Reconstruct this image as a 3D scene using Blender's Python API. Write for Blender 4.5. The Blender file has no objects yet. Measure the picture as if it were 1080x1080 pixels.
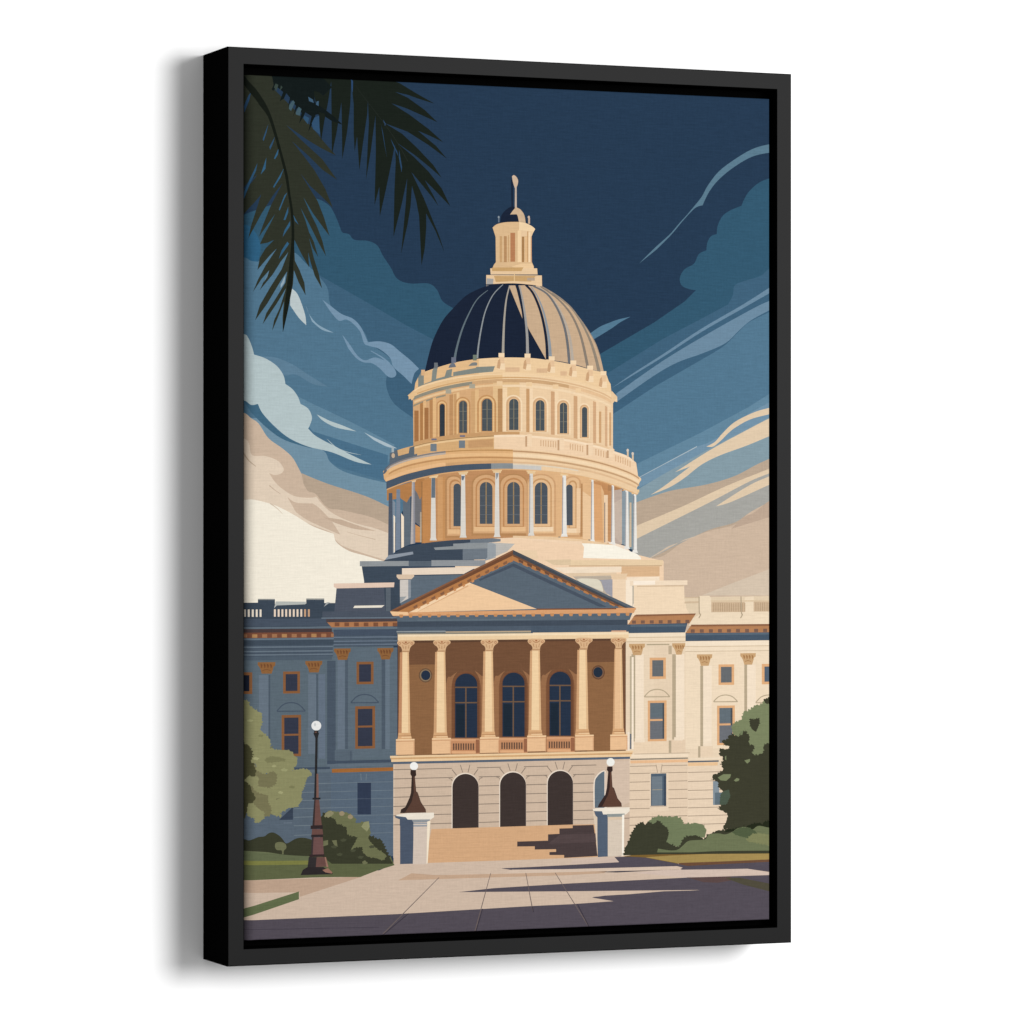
# A framed canvas print in a deep black floater frame, hung on a plain white wall.
# Metres. The wall is the plane y=0, the room is on the -y side.
# Frame's top-left front corner is (0, -DEPTH, TOP); u runs right (+x), v runs down (-z).
import bpy, bmesh, math, random
from mathutils import Vector, Matrix, geometry

DEPTH = 0.084          # how far the frame stands off the wall
TOP = 2.05             # height of the frame's top edge above the floor
FW, FH = 0.6578, 0.965 # outer size of the frame
scene = bpy.context.scene

# ---- camera
cam_d = bpy.data.cameras.new('camera')
cam = bpy.data.objects.new('camera', cam_d)
scene.collection.objects.link(cam)
cam_d.sensor_width = 36.0
cam_d.lens = 140.833
cam_d.shift_y = 0.025926
cam_d.clip_start = 0.05
cam_d.clip_end = 100.0
cam.location = (-1.31899, -DEPTH - 3.99885, TOP - 0.51605)
cam.rotation_euler = (math.radians(90), 0, math.radians(-22.31488))
scene.camera = cam

# ---- soft even room light
world = bpy.data.worlds.new('World')
scene.world = world
world.use_nodes = True
bg = world.node_tree.nodes['Background']
bg.inputs['Color'].default_value = (1.0, 1.0, 1.0, 1)
bg.inputs['Strength'].default_value = 0.46

# ---- one large softbox, high on the right
PIC = Vector((FW / 2, -DEPTH, TOP - FH / 2))
ld = bpy.data.lights.new('softbox', 'AREA')
ld.shape = 'ELLIPSE'
ld.size = 2.1
ld.size_y = 2.0
ld.energy = 265.0
ld.color = (1, 1, 1)
lamp = bpy.data.objects.new('softbox', ld)
scene.collection.objects.link(lamp)
lamp.location = PIC + Vector((0.43, -1.0, 0.13)).normalized() * 5.0
lamp.rotation_euler = (PIC - lamp.location).to_track_quat('-Z', 'Y').to_euler()
E_PRINT = 1.36         # light on the print relative to a white card; inks are divided by it

scene.view_settings.view_transform = 'Standard'
scene.view_settings.look = 'None'
scene.view_settings.exposure = 0.0
scene.view_settings.gamma = 1.0
scene.view_settings.use_curve_mapping = False

# ==================================================================
# THE PRINT'S DESIGN: a stack of flat ink shapes, later shapes over earlier ones.
# Coordinates are drafting units taken off a skewed view of the flat print;
# rectify() (further down) turns them into millimetres on the canvas.
# ==================================================================

# traces the print (photo pixels) -> list of (colour, polygon)
S=[]            # ordered shapes
VPX,VPY=10834.0,570.5
def P(s):
    out=[]
    for t in s.split():
        c=t.endswith('!'); t=t.rstrip('!'); x,y=t.split(','); out.append((float(x),float(y),c))
    return out
def add(c,p): S.append((c,[(q[0],q[1]) for q in p]))
def poly(c,s): add(c,P(s))
def crs(p,closed,n=5):
    m=len(p); out=[]
    rng=range(m if closed else m-1)
    for i in rng:
        p1=p[i]; p2=p[(i+1)%m]
        p0=p[(i-1)%m] if (closed or i>0) else p1
        p3=p[(i+2)%m] if (closed or i+2<m) else p2
        if p1[2]: p0=p1
        if p2[2]: p3=p2
        for k in range(n):
            t=k/n;t2=t*t;t3=t2*t
            out.append(tuple(.5*((2*p1[j])+(-p0[j]+p2[j])*t+(2*p0[j]-5*p1[j]+4*p2[j]-p3[j])*t2+(-p0[j]+3*p1[j]-3*p2[j]+p3[j])*t3) for j in (0,1)))
    if not closed: out.append((p[-1][0],p[-1][1]))
    return out
def sm(c,s,n=5): add(c,crs(P(s),True,n))
def crv(s,n=5): return crs(P(s),False,n)
def band(c,top,bot,n=5):
    a=crv(top,n) if isinstance(top,str) else top
    b=crv(bot,n) if isinstance(bot,str) else bot
    add(c,a+b[::-1])
def off(a,dx,dy): return [(x+dx,y+dy) for x,y in a]
def clipx(a,x0,x1):
    # portion of curve between x0,x1 (monotone x)
    def at(x):
        for (xa,ya),(xb,yb) in zip(a,a[1:]):
            if xa<=x<=xb: return (x,ya+(yb-ya)*(x-xa)/(xb-xa+1e-9))
        return a[0] if x<a[0][0] else a[-1]
    return [at(x0)]+[q for q in a if x0<q[0]<x1]+[at(x1)]
def cb(c,top,bot,x0,x1):
    band(c,clipx(top,x0,x1),clipx(bot,x0,x1))
def stroke(c,s,w0,w1=None,sharp=False,n=5):
    if w1 is None:w1=w0
    a=crv(s,n) if isinstance(s,str) and not sharp else [(q[0],q[1]) for q in (P(s) if isinstance(s,str) else s)]
    L=[];Rr=[];m=len(a)
    for i,(x,y) in enumerate(a):
        xa,ya=a[max(i-1,0)];xb,yb=a[min(i+1,m-1)]
        dx,dy=xb-xa,yb-ya;l=math.hypot(dx,dy) or 1
        w=(w0+(w1-w0)*i/(m-1))/2
        L.append((x-dy/l*w,y+dx/l*w));Rr.append((x+dy/l*w,y-dx/l*w))
    add(c,L+Rr[::-1])
def sl(y,x0,x1): return VPY+(y-VPY)*(VPX-x1)/(VPX-x0)
def R(c,x0,y0,x1,y1):           # art rectangle; y given at x0
    add(c,[(x0,y0),(x1,sl(y0,x0,x1)),(x1,sl(y1,x0,x1)),(x0,y1)])
def H(c,x0,y,x1,w):             # long horizontal line
    R(c,x0,y-w/2,x1,y+w/2)
def Q(c,x0,y0,x1,y1): add(c,[(x0,y0),(x1,y0),(x1,y1),(x0,y1)])
def arch(c,x0,x1,yt,yb,n=10,k=1.0):
    r=(x1-x0)/2;cx=(x0+x1)/2;cy=yt+r*k
    add(c,[(x0,yb)]+[(cx-r*math.cos(math.pi*i/n),cy-r*k*math.sin(math.pi*i/n)) for i in range(n+1)]+[(x1,yb)])
def disc(c,x,y,rx,ry=None,n=16):
    ry=ry or rx; add(c,[(x+rx*math.cos(2*math.pi*i/n),y+ry*math.sin(2*math.pi*i/n)) for i in range(n)])
def leafy(c,s,amp,step,seed):
    """foliage mass: big uneven lobes, each edged with small pointed leaves; '!' to '!' runs stay straight"""
    rnd=random.Random(seed);p=P(s);m=len(p);out=[]
    for i in range(m):
        a=p[i];b=p[(i+1)%m]
        l=math.hypot(b[0]-a[0],b[1]-a[1])
        if a[2] and b[2]: out.append((a[0],a[1]));continue
        k=max(1,round(l/(step*.72)))
        nx,ny=(b[1]-a[1])/(l or 1),-(b[0]-a[0])/(l or 1)
        for j in range(k):
            h=amp*1.9*rnd.uniform(-.1,1)
            q=rnd.uniform(.35,.65)
            for (f,g) in ((0,0),(q*.5,.35),(q-.12,1),(q+.06,.42),(q+.2,.8),(q+.32,.1)):
                t=(j+f+rnd.uniform(-.06,.06))/k
                d=h*g+rnd.uniform(-.22,.22)*amp
                out.append((a[0]+(b[0]-a[0])*t+nx*d,a[1]+(b[1]-a[1])*t+ny*d))
    add(c,out)

# ------------------------------------------------------------------ SKY
Q('#243a53',205,30,860,1040)
N1,N2,N3,N4,N5='#2f5770','#3b607b','#4e758f','#5e849c','#6f90a4'
sm(N1,"235,232! 257,226 300,212 330,209 345,215 352,224 358,238 361,245 368,247 374,253 388,254 398,259 404,270 412,282 419,294 432,299 452,299 461,306 467,318 480,326! 520,430! 235,430!")
sm('#2b5f82',"235,235! 257,236 266,241 272,250 275,262 272,276! 300,290! 300,400! 235,400!")
poly(N2,"300,262 320,279 338,291 389,320 430,344 457,358 480,370 480,460 300,460")
sm(N3,"235,272! 257,271 265,275 272,276! 290,262! 310,266 322,277 335,290 345,303 347,316! 352,328 370,338 384,350 390,362 408,375 415,385 408,397 408,410 416,426 436,441! 436,520! 412,560! 235,520!")
sm('#5b7f98',"274,376! 290,377 308,384 325,395 346,408! 330,405 312,395 300,396 290,390!")
sm(N4,"312,417! 330,426 370,445 416,469! 408,492! 380,485! 330,462!")
sm('#476f8b',"235,418! 257,424 268,436 278,450 297,458 320,468 340,476 352,490 375,498 409,508! 409,480! 330,455! 285,400! 235,400!")
sm(N5,"272,441! 285,452 305,462 330,470 343,477 348,487 362,497 385,504 411,510! 411,545! 235,520! 235,440!")
sm('#3f6882',"257,421! 270,424 280,440 292,453 308,464 330,473 300,464 280,450 265,435!")
WC='#b3c4c6'
sm(WC,"235,350! 257,352 262,356 266,366 268,374! 280,378 292,386 299,396 301,405! 308,410 314,418 317,426! 325,431 329,440 327,448 325,452! 332,459 343,465.5 354,471 370,479.6 392,490! 375,487 350,477 325,471 305,462 290,450 277,436 272,426! 265,427 257,422 235,420!")
sm(WC,"334,437! 341,444 355,451 376,455! 362,449 348,444!")
sm(WC,"344,462! 352,470 365,476 382,480! 370,478 357,474!")
sm('#a9bcc6',"384,456! 396,462 409,468 419,473! 408,471 394,464!")
sm('#b9c6c8',"306,303! 313,309 318,320 322,333 323,343! 315,335 306,322!")
sm('#86a4b8',"322,321! 326,331 335,342 352,351! 340,348 329,339!")
WE='#7393ad'
sm(WE,"340,316! 348,322 360,331 372,336 380,344 385,354 388,361! 400,360 412,363 422,371 433,380 442,389! 437,394 434,405! 425,396 415,387 411,377 400,368 390,365 384,362 380,350 372,341 365,337 357,338 348,328!")
sm(WE,"361,353! 368,362 377,375 385,380 395,377 405,380 414,386 418,394 415,398 409,397 400,388 392,383 383,382 375,377 367,367!")
stroke(WE,"391,370 403,377 411,384",.6,2.4)
# right clouds
sm(N1,"830,184! 812,188 800,193 790,202 785,210 782,217! 770,222 762,228 757,238 756,247! 750,249 746,256 745,264! 737,268 732,278 722,284 717,293 719,301 727,305 734,306! 722,318! 690,340! 625,378! 625,480! 830,480!")
sm(N2,"830,278! 812,283 802,291 786,296 775,301 773,311 768,321! 740,336! 700,357! 640,394! 640,460! 830,460!")
sm('#56788c',"674,278! 690,262 706,247.5 716,236 725,226 737,211.7! 741,206 747,195 759,180 778,166 795,156.6 812,152 830,149! 830,160! 812,161 792.6,165.5 773,177 757.5,190 747.5,203 741,216.5! 733,219.5 721,232 708,247.5 692,263.5!")
sm('#4f7791',"622,352! 632,345 641,341 652,337 665,334! 654,340 644,347 626,358!")
WR='#67879f'
sm(WR,"830,291! 812,303 783,321.5 740,346.5 700,373 668,393.5 645,409.5! 668,395.5 700,376 740,350 783,325.5 812,309 830,299!")
sm(WR,"830,308! 812,317 795,325 750,350 700,380 650,415! 650,424! 690,396 715,382 740,373 765,362 780,348 795,336 830,318!")
sm(N3,"830,322! 812,329 790,340 777,352 762,366 730,385! 690,408! 640,441! 640,520! 830,520!")
poly(N4,"830,405 812,415 790,429 740,456 672,489 672,540 830,540")
poly('#6e8fa6',"830,419 812,424 790,436 778,446 760,460 745,468 735,471 674,503 674,514 700,501 745,477 830,436")
stroke('#a9b7bd',"675,503 705,487 735,471",.5,1.0)
poly('#8098a3',"830,434 812,440 745,475 700,500 671,517 671,540 830,500")
CR='#dcc6a3'
sm(CR,"830,426! 812,430 795,435 775,445 762,457 754,466 745,471! 752,471 760,465 768,457 777,450 795,441 830,433!")
sm(CR,"830,434! 812,441 785,455 750,474 712,498! 728,492! 700,513 686,522! 706,514 722,504 740,490 760,480 790,469 830,452!")
TN,TD,GR='#cdb69b','#b7a18a','#a2a19b'
sm(TD,"668,531! 690,523 710,517 745,511 775,502 800,489 830,476! 830,600! 668,600!")
sm(GR,"670,568! 700,554 750,528 790,508 812,499 830,493! 830,520! 812,529 790,541 775,551 745,560 700,582 680,592! 668,590!")
sm(CR,"670,555! 720,534 765,513 812,494 830,486! 830,492! 812,499 790,508 750,529 700,554 670,569!")
sm(CR,"830,493! 812,502 790,512 755,534! 772,529 812,511 830,504!")
sm('#cab398',"830,520! 812,529 790,541 775,553 745,561 720,572 700,586 680,592 668,610! 668,700! 830,700!")
sm('#baa38b',"830,522! 812,528 796,540 783,546! 771,558! 790,552 830,540!")
poly('#cbb89e',"678,593 705,576 745,562 722,569")
poly('#d0bfa5',"812,600 770,616 740,628 830,628 830,596")
# left cream clouds
sm(TN,"235,430! 257,435 265,441 273,447 283,462 298,473 308,482 314,492 318,500! 335,507 370,520 409,536! 412,600! 235,600!")
sm(TD,"318,499! 345,510 385,523 411,535! 411,554! 390,545 360,538 345,535 333,521 325,518 320,510!")
sm('#e2d0b5',"235,455! 257,462 263,468 266,480 280,481 293,486 299,494 297,499 290,501 284,499! 289,507 297,515 310,523 325,525 334,524! 340,532 352,542 372,551 395,557 411,563! 411,592! 385,584 362,576 353,568 350,562 335,556 320,550 300,542 235,535!")
sm(TN,"303,524! 312,530 330,531! 338,537 350,550 359,564! 345,558 325,549 312,540!")
sm('#c6ae93',"340,545! 355,552 375,558 397,560! 380,555 360,548!")
stroke('#bca78c',"257,478 263,486 270,492",1.6,.6)
stroke('#c6b096',"284,512 290,517 296,521",1.2,.4)
stroke('#cdb89c',"366,561 380,565 396,569",.4,.9)
sm('#f4ebd8',"235,525! 257,527 268,527 290,533 310,543 330,555 352,563! 355,572 368,581 385,586 405,592! 411,600! 411,660! 235,660!")
stroke('#d3c1a6',"285,531 292,536 298,542",1.2,.3)

B0=len(S)
# ------------------------------------------------------------------ LANTERN + DOME
DK='#1b2539'
sm(DK,"527.5,235! 529,227 534,221 540,218 548,220 553,227 555,235!")
poly(DK,"539,190 541,188 541,218 539.5,219")
sm('#cdb394',"540,186! 542,184.6 545,187 546.5,191 545.5,196 544,198.5! 543,198.5! 541.5,194 540.5,190!")
stroke('#bfae9b',"544,197 544,219",1.8,2.2)
sm('#cdb08a',"544,218.5! 549,221 553,227 554.5,235.5! 547.5,235.5! 546,228 544.8,226! 538,226.2! 541,222!")
disc('#8a9aa5',526,229,1,1.3); Q('#66788a',525.4,230,526.8,234.5)
disc('#c8b39c',557.7,229,1.2,1.5); Q('#c4a98c',557,230,559,236)
E1,E2,E3='#e6c596','#dab684','#c79e69'
sm(E2,"519.5,240! 524,236.5 532,234.5 541,234 548,234! 548,246! 521.5,246!")
sm('#f0d2a1',"547.5,234! 555,235.5 561,238.5 564.5,241.5! 562,246! 560.8,249! 547.5,247!")
poly(E2,"520.5,243 548,243 548,279 523,279 522.7,250")
poly(E1,"548,243 562,244 560.5,250 561,279 548,279")
Q(E3,527,249,529.5,277);Q('#b8895a',531.5,249,534.5,277);Q('#b87a50',538.3,245.5,543.3,276);Q('#f0cf9c',546,243,549.5,278)
Q('#a87b4b',550.3,249.5,553,277);Q('#e3b982',553.5,249,556,278);Q('#c99c66',556,244,557.2,278);Q('#f2d4a6',557.3,245,559.5,278);Q(E3,535.8,248,536.8,276)
Q('#d19f73',559.8,250,560.8,278)
poly(E2,"521,279 523,276.5 561,276.5 563,281 563,284 520,284 520,281")
poly('#ebc793',"540,281 550,278 561,278 563,281 563,284 545,284")
poly(E1,"517,283 566.5,283 567,289.5 517.5,289.5")
poly('#c9a064',"519,282.2 552,282 550,286 519,286")
poly(E1,"512.8,290 571.5,290.5 571.8,304 566,302 556,300 541,298.8 528,299 512.8,303")
poly('#c8a066',"521,291 565,291 560,297 541,296.5 523,297.5")
poly('#a3a09c',"513.5,293.5 520.5,294 520,300 513,302.5");Q('#b39c86',556,293,564,296)
stroke('#e6c48c',"542.5,289 542.5,297",.8)
dt="448,392 452,375 457,358 467,338 478,325 490,313 500,307 512,302 527,299.3 541,299 556,300 572,302.5"
sm(DK,dt+"! 585,310 598,320 610,334 620,348 628,362 633,376 637,393! 605,384 575,379 541,377 520,377.5 500,379 478,383 462,388 448,393!")
TA='#c8aa85'
poly(TA,"536.6,301 543.4,301 547,311 550,327 551,336 546,324")
sm(TA,"546.8,301! 552,320 555,338 557,346! 576,379.5! 590,381 605,384 622,389 637,393! 633,376 628,362 620,348 610,334 598,320 585,310 572,302.5 560,300.5!")
stroke(DK,"512,300.6 541,299.4 565,301.5",1.2,1.2)
for c,s,a,b in (('#60747f',"514.5,306 503,316 493.5,333 486.5,350 481.5,368 479.8,377",.6,2.6),
 ('#8d989b',"530.5,300 520,311 512,328 507.5,347 504.5,366 503.5,378",.8,1.9),
 ('#a39c90',"537.5,301 534,316 532,335 531,355 530.5,374",1.2,2.8),
 (DK,"545,301 549,318 552,334 553.6,350",2.4,1.4),
 ('#9d9a96',"548,301.5 551.5,318 554.5,338 556,355 556.4,374",1.4,3.2),
 ('#8d99a3',"560,302 567,313 573,328 577,345 579.5,362 580.5,377",.8,3.4),
 (DK,"554.5,300.5 562,309 569,325 573.5,342 576.3,360 577.3,379",2.2,3.0),
 ('#b4a798',"567,301.5 581,313 591,328 598,345 602,362 604,382",.6,3.2),
 ('#6c6d70',"562,301.5 577,310 588,326 595,344 598.5,362 600.5,383",1.6,3.0),
 ('#877a6c',"570,302 588,315 602,331 611,350 616,368 620,388",1.4,3.0),
 ('#8e8170',"582,309 600,322 613,340 622,358 628,376 632,393",1.0,3.4),
 ('#9c8b78',"572,302.5 585,310 598,320 610,334 620,348 628,362 633,376",1.0,.8)):
    stroke(c,s,a,b)
# ------------------------------------------------------------------ UPPER DRUM
pt=crv("448,392.5 462,387.5 480,382.5 500,379 520,377.4 541,377 560,377.6 575,379.3 590,381.7 605,384.8 622,389.5 637,393.5")
ct=crv("431,416.5 437,411 445,406.5 465,400.5 490,396 515,393.8 541,393.3 565,394.6 590,398.3 615,403.5 635,410.5 645,414.5 651,418.5")
cb_=crv("431,421.5 437,418 447,414 465,408.5 490,403.5 515,400.5 541,399.6 565,400.6 590,404 615,409.7 635,416.5 646,422.5 651,424")
body=crv("431,469 460,462.5 490,459 520,457.2 541,456.8 565,458 600,462.5 630,469.5 650,476")
add('#e3bd85',clipx(cb_,435.5,646.5)+clipx(body,436,646.5)[::-1])
add('#d6a873',clipx(cb_,435.5,520)+clipx(body,436,520)[::-1])
add('#ebcb9d',clipx(cb_,548,646.5)+clipx(body,548,646.5)[::-1])
# grey frieze on the left, tan on the right
u1=off(cb_,0,3.6)
cb('#8f8a79',cb_,u1,436,498);cb('#cda472',cb_,u1,498,600);cb('#e4bd8c',cb_,u1,600,645)
cb('#e9c48f',off(cb_,0,5),off(cb_,0,7.4),437,530);cb('#f1d5a9',off(cb_,0,6),off(cb_,0,8.5),530,644)
cb('#988c74',off(cb_,0,8.6),off(cb_,0,10.5),436,470)
# pilasters: dark return + lit face
for x,w,c1,c2 in ((443,3.2,'#b17a46','#e2b479'),(453,3.4,'#b98350','#e3b67a'),(474,4,'#c08f5b','#e6bd82'),(478.5,3,'#c99a64','#e8c189'),(497,4,'#cfa26b','#e2b97f'),(525,5,'#bb8a58','#f2d3a4'),(555,3.5,'#c99a66','#f2d5aa'),(581,4,'#cfa273','#f1d3a6'),(605,4,'#d0a474','#f0d2a5'),(625.5,3.2,'#d2a678','#f0d1a4'),(638,2.6,'#d5aa7d','#f0d1a4')):
    t=[q for q in clipx(off(cb_,0,10),x,x+w)];b=[q for q in clipx(body,x,x+w)]
    add(c1,off(t,0,0)+off(b,0,0)[::-1])
    t=clipx(off(cb_,0,9),x+w,x+2*w);b=clipx(body,x+w,x+2*w)
    add(c2,t+b[::-1])
Q('#a66f40',437,433,441.5,468);Q('#a66f40',447.6,430,452,465)
Q('#cda06d',631.7,434,634.2,467);Q('#cda06d',642.6,435,644.6,470)
GL='#4b565d'
for x0,x1,yt,yb in ((463.8,469,426,460.5),(484.3,492.5,422.7,456.5),(508.4,519,420.6,454.5),(537,546.8,420.6,453.5),(565,574.3,422,454.3),(590.4,598.2,424.7,457),(613.8,619.3,429.3,461)):
    w=x1-x0; lit=x0>530
    arch('#c59159' if not lit else '#f3d8ad',x0-w*.34-1.6,x1+w*.3+1.2,yt-4.2,yb+1.5)
    arch('#e6bb7e' if not lit else '#d6aa78',x0-w*.2-1.2,x1+w*.15+.8,yt-2.6,yb+1.2)
    arch('#c08d58' if not lit else '#e3bb88',x0-1.0,x1+.6,yt-1.0,yb+.8)
    arch(GL if x0>470 else '#333b44',x0,x1,yt,yb)
    if w>6:
        Q('#8f8266',(x0+x1)/2-.35,yt+.5,(x0+x1)/2+.35,yb)
        for f in (.33,.62): Q('#76766b',x0,yt+(yb-yt)*f-.25,x1,yt+(yb-yt)*f+.25)
# parapet
pp="437,412! 438,404! 441,398! 444,396! 445.5,391! 448,392! 462,387.3 480,382.3 500,379 520,377.4 541,377 560,377.6 575,379.3 590,381.7 605,384.8 622,389.5 637,393! 640,396! 642,402! 644,405! 645,416! 615,405 590,400 541,394.5 500,396 465,401!"
sm('#ecca97',pp)
add('#e3b981',clipx(pt,448,505)+[(505,395.5),(490,397),(465,401),(447,407),(437,411),(438,404),(441,398)])
G1='#80867f'
add(G1,[(441,409),(441,398),(444,392.5),(447,396),(447,405),(455,402),(456,391),(459,385),(462,385),(461,391),(460,399.5),(469,397),(471,390.5),(477,389),(476,396.5),(478,396.5),(478,392.5),(502,388),(502,387),(522,386.2),(520,392),(502,393.6),(480,396.6),(462,401.5),(448,406.5)])
for x,y,w,c in ((478.5,376.8,5,'#68718a'),(500.8,374.2,4,'#6f7b6c'),(459.8,382.5,3.8,'#6c747c'),(446.2,390,4,'#d9ae7c')): Q(c,x-w/2,y,x+w/2,y+6)
sm('#6c7484',"473,388! 475,384 479,383 481,387!");sm('#7c7f7e',"494,386! 498,382.5 503,382.5 503,385.5!")
for x,y in ((529,372.3),(556.5,373),(582,375.8),(604.8,380.2),(622.5,385.6),(636.5,391.5)):
    Q('#f2d6aa',x-3.2,y,x+3,y+4.4);Q('#e5c092',x-2.4,y+4.2,x+2.6,y+11.5);Q('#f2d6aa',x-3.5,y+11,x+3.5,y+17.5)
    poly('#cda273',f"{x-3.8},{y+8} {x-1.8},{y+6} {x-1},{y+12} {x-2},{y+17} {x-5},{y+15.5}")
for x0,x1,y in ((533,548,387.5),(566,577,388.5),(591,598,391.5)): Q('#dcb588',x0,y,x1,y+4.6)
# cornice
cb('#e6bf87',ct,cb_,430.5,530);cb('#efd0a0',ct,cb_,530,651.5)
poly('#e6bf87',"430,417 436,412 437,419 434.5,422.5");poly('#e6c494',"645,412 651,418.5 646.8,425 644,423")
cb('#f0cf9d',off(ct,0,.4),off(ct,0,2),437,640);cb('#d2a46a',off(cb_,0,-2.2),off(cb_,0,-.9),440,560);cb('#dcb585',off(cb_,0,-2.6),off(cb_,0,-.9),560,645)
for x,y in ((524,402),(555,403),(583,405.5),(607,409.5),(470,410.5),(495,405)):
    Q('#edcb98' if x>510 else '#a9a18c',x,y,x+6,y+4.6)
# ------------------------------------------------------------------ GALLERY
add('#c99a64',off(clipx(body,436,548),0,-1.5)+off(clipx(body,436,548),0,6)[::-1]);add('#e6c394',off(clipx(body,548,648),0,-1.5)+off(clipx(body,548,648),0,7)[::-1])
gt=crv("404,498 412,489.5 430,482.3 455,477 480,474.3 510,473.3 541,474 575,476.3 610,481.5 640,488.5 665,497.5 677,505")
gtop=crv("412,478.5 420,474.5 436,470 455,465.5 480,462 510,459.5 541,458.3 565,459.6 600,463.5 630,470 650,476.5 662,481 671,488")
add('#d6aa70',clipx(gtop,412,521)+clipx(gt,411,521)[::-1])
add('#efcfa5',clipx(gtop,521,671)+clipx(gt,521,673)[::-1])
cb('#a77f52',off(gtop,0,.4),off(gtop,0,1.4),436,521);cb('#e9c48c',off(gtop,0,1.4),off(gtop,0,3.4),436,521);cb('#c79864',off(gtop,0,4.2),off(gtop,0,12),494,520)
cb('#f5dcb6',off(gtop,0,.2),off(gtop,0,2.4),521,668)
add('#5c6a78',[(411,478),(419,474),(420,481),(431,478),(432,472),(437,470.5),(437,479.5),(424,484),(411,490)])
poly('#d3a972',"420,476 431,472.5 431,477 420,480.5");disc('#c9b090',414.7,480.5,1.8,2.6);Q('#a7b6be',413,471,415.5,477)
for x,y in ((454,468),(484,464.5)): Q('#71808c',x,y,x+6.5,y+8);Q('#73718a',x+1,y-5.5,x+6.5,y-3.6)
for x in [570+2.6*i for i in range(7)]+[601+2.6*i for i in range(6)]+[628+2.7*i for i in range(5)]+[649+2.5*i for i in range(7)]:
    y=clipx(gtop,x,x+1)[0][1]; Q('#d3ab7e',x,y+4,x+1.0,y+10.5)
for x,y,h in ((556,458,13),(590,462,13),(620.5,467,13),(642,473,10)): Q('#f1d4ab',x,y,x+5,y+h);Q('#c49c72',x-2,y+2,x,y+h)
for x,y in ((662,475),(667.3,478.5)): disc('#d7c9b4',x,y,1.3,1.7);Q('#d9bf9a',x-.8,y+1.5,x+1,y+7)
gb=crv("404,504 412,507 430,499.7 460,493 490,489.8 520,488.7 541,488.7 570,490.3 600,494 630,500 655,508 676,517")
gb=crv("404.5,509 415,505 430,499.8 460,493 490,489.8 520,488.7 541,488.7 570,490.3 600,494 630,500 655,508.2 676,517")
add('#dfae73',[(404,497)]+clipx(gt,406,541)+clipx(gb,407,541)[::-1]+[(405,505)])
add('#ecca9a',clipx(gt,541,676)+[(676.3,506),(675,508),(671.5,515)]+clipx(gb,541,671)[::-1])
poly('#5b6878',"403.8,500 406,494 412,488.3 420,484 440,478.5 440,480.5 424,485.5 412,491.5 406,499.5")
g2=off(gt,0,4.2);g3=off(gt,0,8.2)
cb('#7e7d7f',off(gt,0,.6),off(gt,0,2.2),407,470);cb('#b8aca1',off(gt,0,2.4),off(gt,0,4),408,470)
cb('#b98850',off(gt,0,.8),off(gt,0,2.0),470,541);cb('#bf9468',off(gt,0,1.0),off(gt,0,2.6),541,674)
cb('#c18e58',g3,off(g3,0,1.7),410,541);cb('#c59d70',g3,off(g3,0,1.8),541,674)
cb('#e9bb80',off(gt,0,4.4),off(gt,0,7.6),410,541);cb('#f2d6aa',off(gt,0,4.0),off(gt,0,7.4),541,674)
cb('#e8b880',off(gb,0,-4),off(gb,0,-.6),407,470);cb('#cfa06a',off(gb,0,-3),off(gb,0,0),470,541);cb('#dfb98a',off(gb,0,-2),off(gb,0,0),541,671)
# ------------------------------------------------------------------ COLONNADE DRUM
plat=crv("408,588 417,582 430,577 450,573 480,570 510,568 541,567.3 575,568 610,571.5 640,577.5 665,585 672,589")
gbb=crv("407,516 430,507.3 460,500 490,496.2 520,494.6 541,494.4 570,496 600,499.5 630,505.7 655,513.8 672,521")
add('#c08b59',clipx(off(gbb,0,-1),447,655)+clipx(plat,447,655)[::-1])
add('#dfb17b',clipx(off(gbb,0,-1),560,637)+clipx(plat,560,637)[::-1])
# openings left
poly('#b47b46',"408,516 447,504 447,521 408,528")
poly('#5f6e7e',"425,524 433,521 433,574 425,577");poly('#6f6f73',"437,512 446,516 444,556 437,550")
poly('#c98e52',"438,553 443,556 443,572 438,572");poly('#b67b45',"423,516 434,510 434,521 429,530 423,526")
poly('#b67b45',"437,507 448,505 446,520 443,527 440,520 437,516")
poly('#c3874c',"445,508 455,502 455,572 445,573");stroke('#9a6c40',"445,508 445,573",1.0)
Q('#b1a08a',443,540,444.6,572)
Q('#d09a60',461.5,503,467,570);Q('#c68e54',467,502,470,570)
# window bays
for x0,x1,yt,yb in ((478.3,486,510,555),(506,519.4,508.3,552.5),(535,548.3,508.3,552.5),(564,577.5,508.6,552.5),(597,604,511,554)):
    lit=x0>555
    a,b,c=('#b68352','#d5a571','#bd8550') if not lit else ('#cf9f6c','#e3b985','#c7966080'[:7])
    l=x0-7;r=x1+7
    if x0<480: r=486
    if x0>590: l=597
    arch(a,l-1.8,r+1.8,yt-9,yb+12.5,k=.75);arch(b,l,r,yt-7.5,yb+10,k=.75);arch(c,l+2.6,r-2.6 if r!=486 else r,yt-4.4,yb+3.5)
    arch(b,l+4,r-4 if r!=486 else r,yt-2.6,yb+2.5);arch('#4d5863',x0,x1,yt,yb)
    if x1-x0>10:
        Q('#9c8058',(x0+x1)/2-.6,yt,(x0+x1)/2+.6,yb)
        for f in (.33,.56,.78): Q('#6d7278',x0,yt+(yb-yt)*f-.25,x1,yt+(yb-yt)*f+.25)
    Q('#e6ba83' if not lit else '#f0d3a8',max(l+1,x0-6),yb+3.2,min(r-1,x1+6),yb+8)
poly('#ecc899',"608,515 613,515 613,562 608,562");poly('#b98655',"612.5,510 614.5,510 614.5,566 612,566")
poly('#ebc594',"614.5,518 623,524 623,570 614.5,568");poly('#c89059',"600,498 640,508 648,516 640,520 637,512 625,505 600,501")
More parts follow.
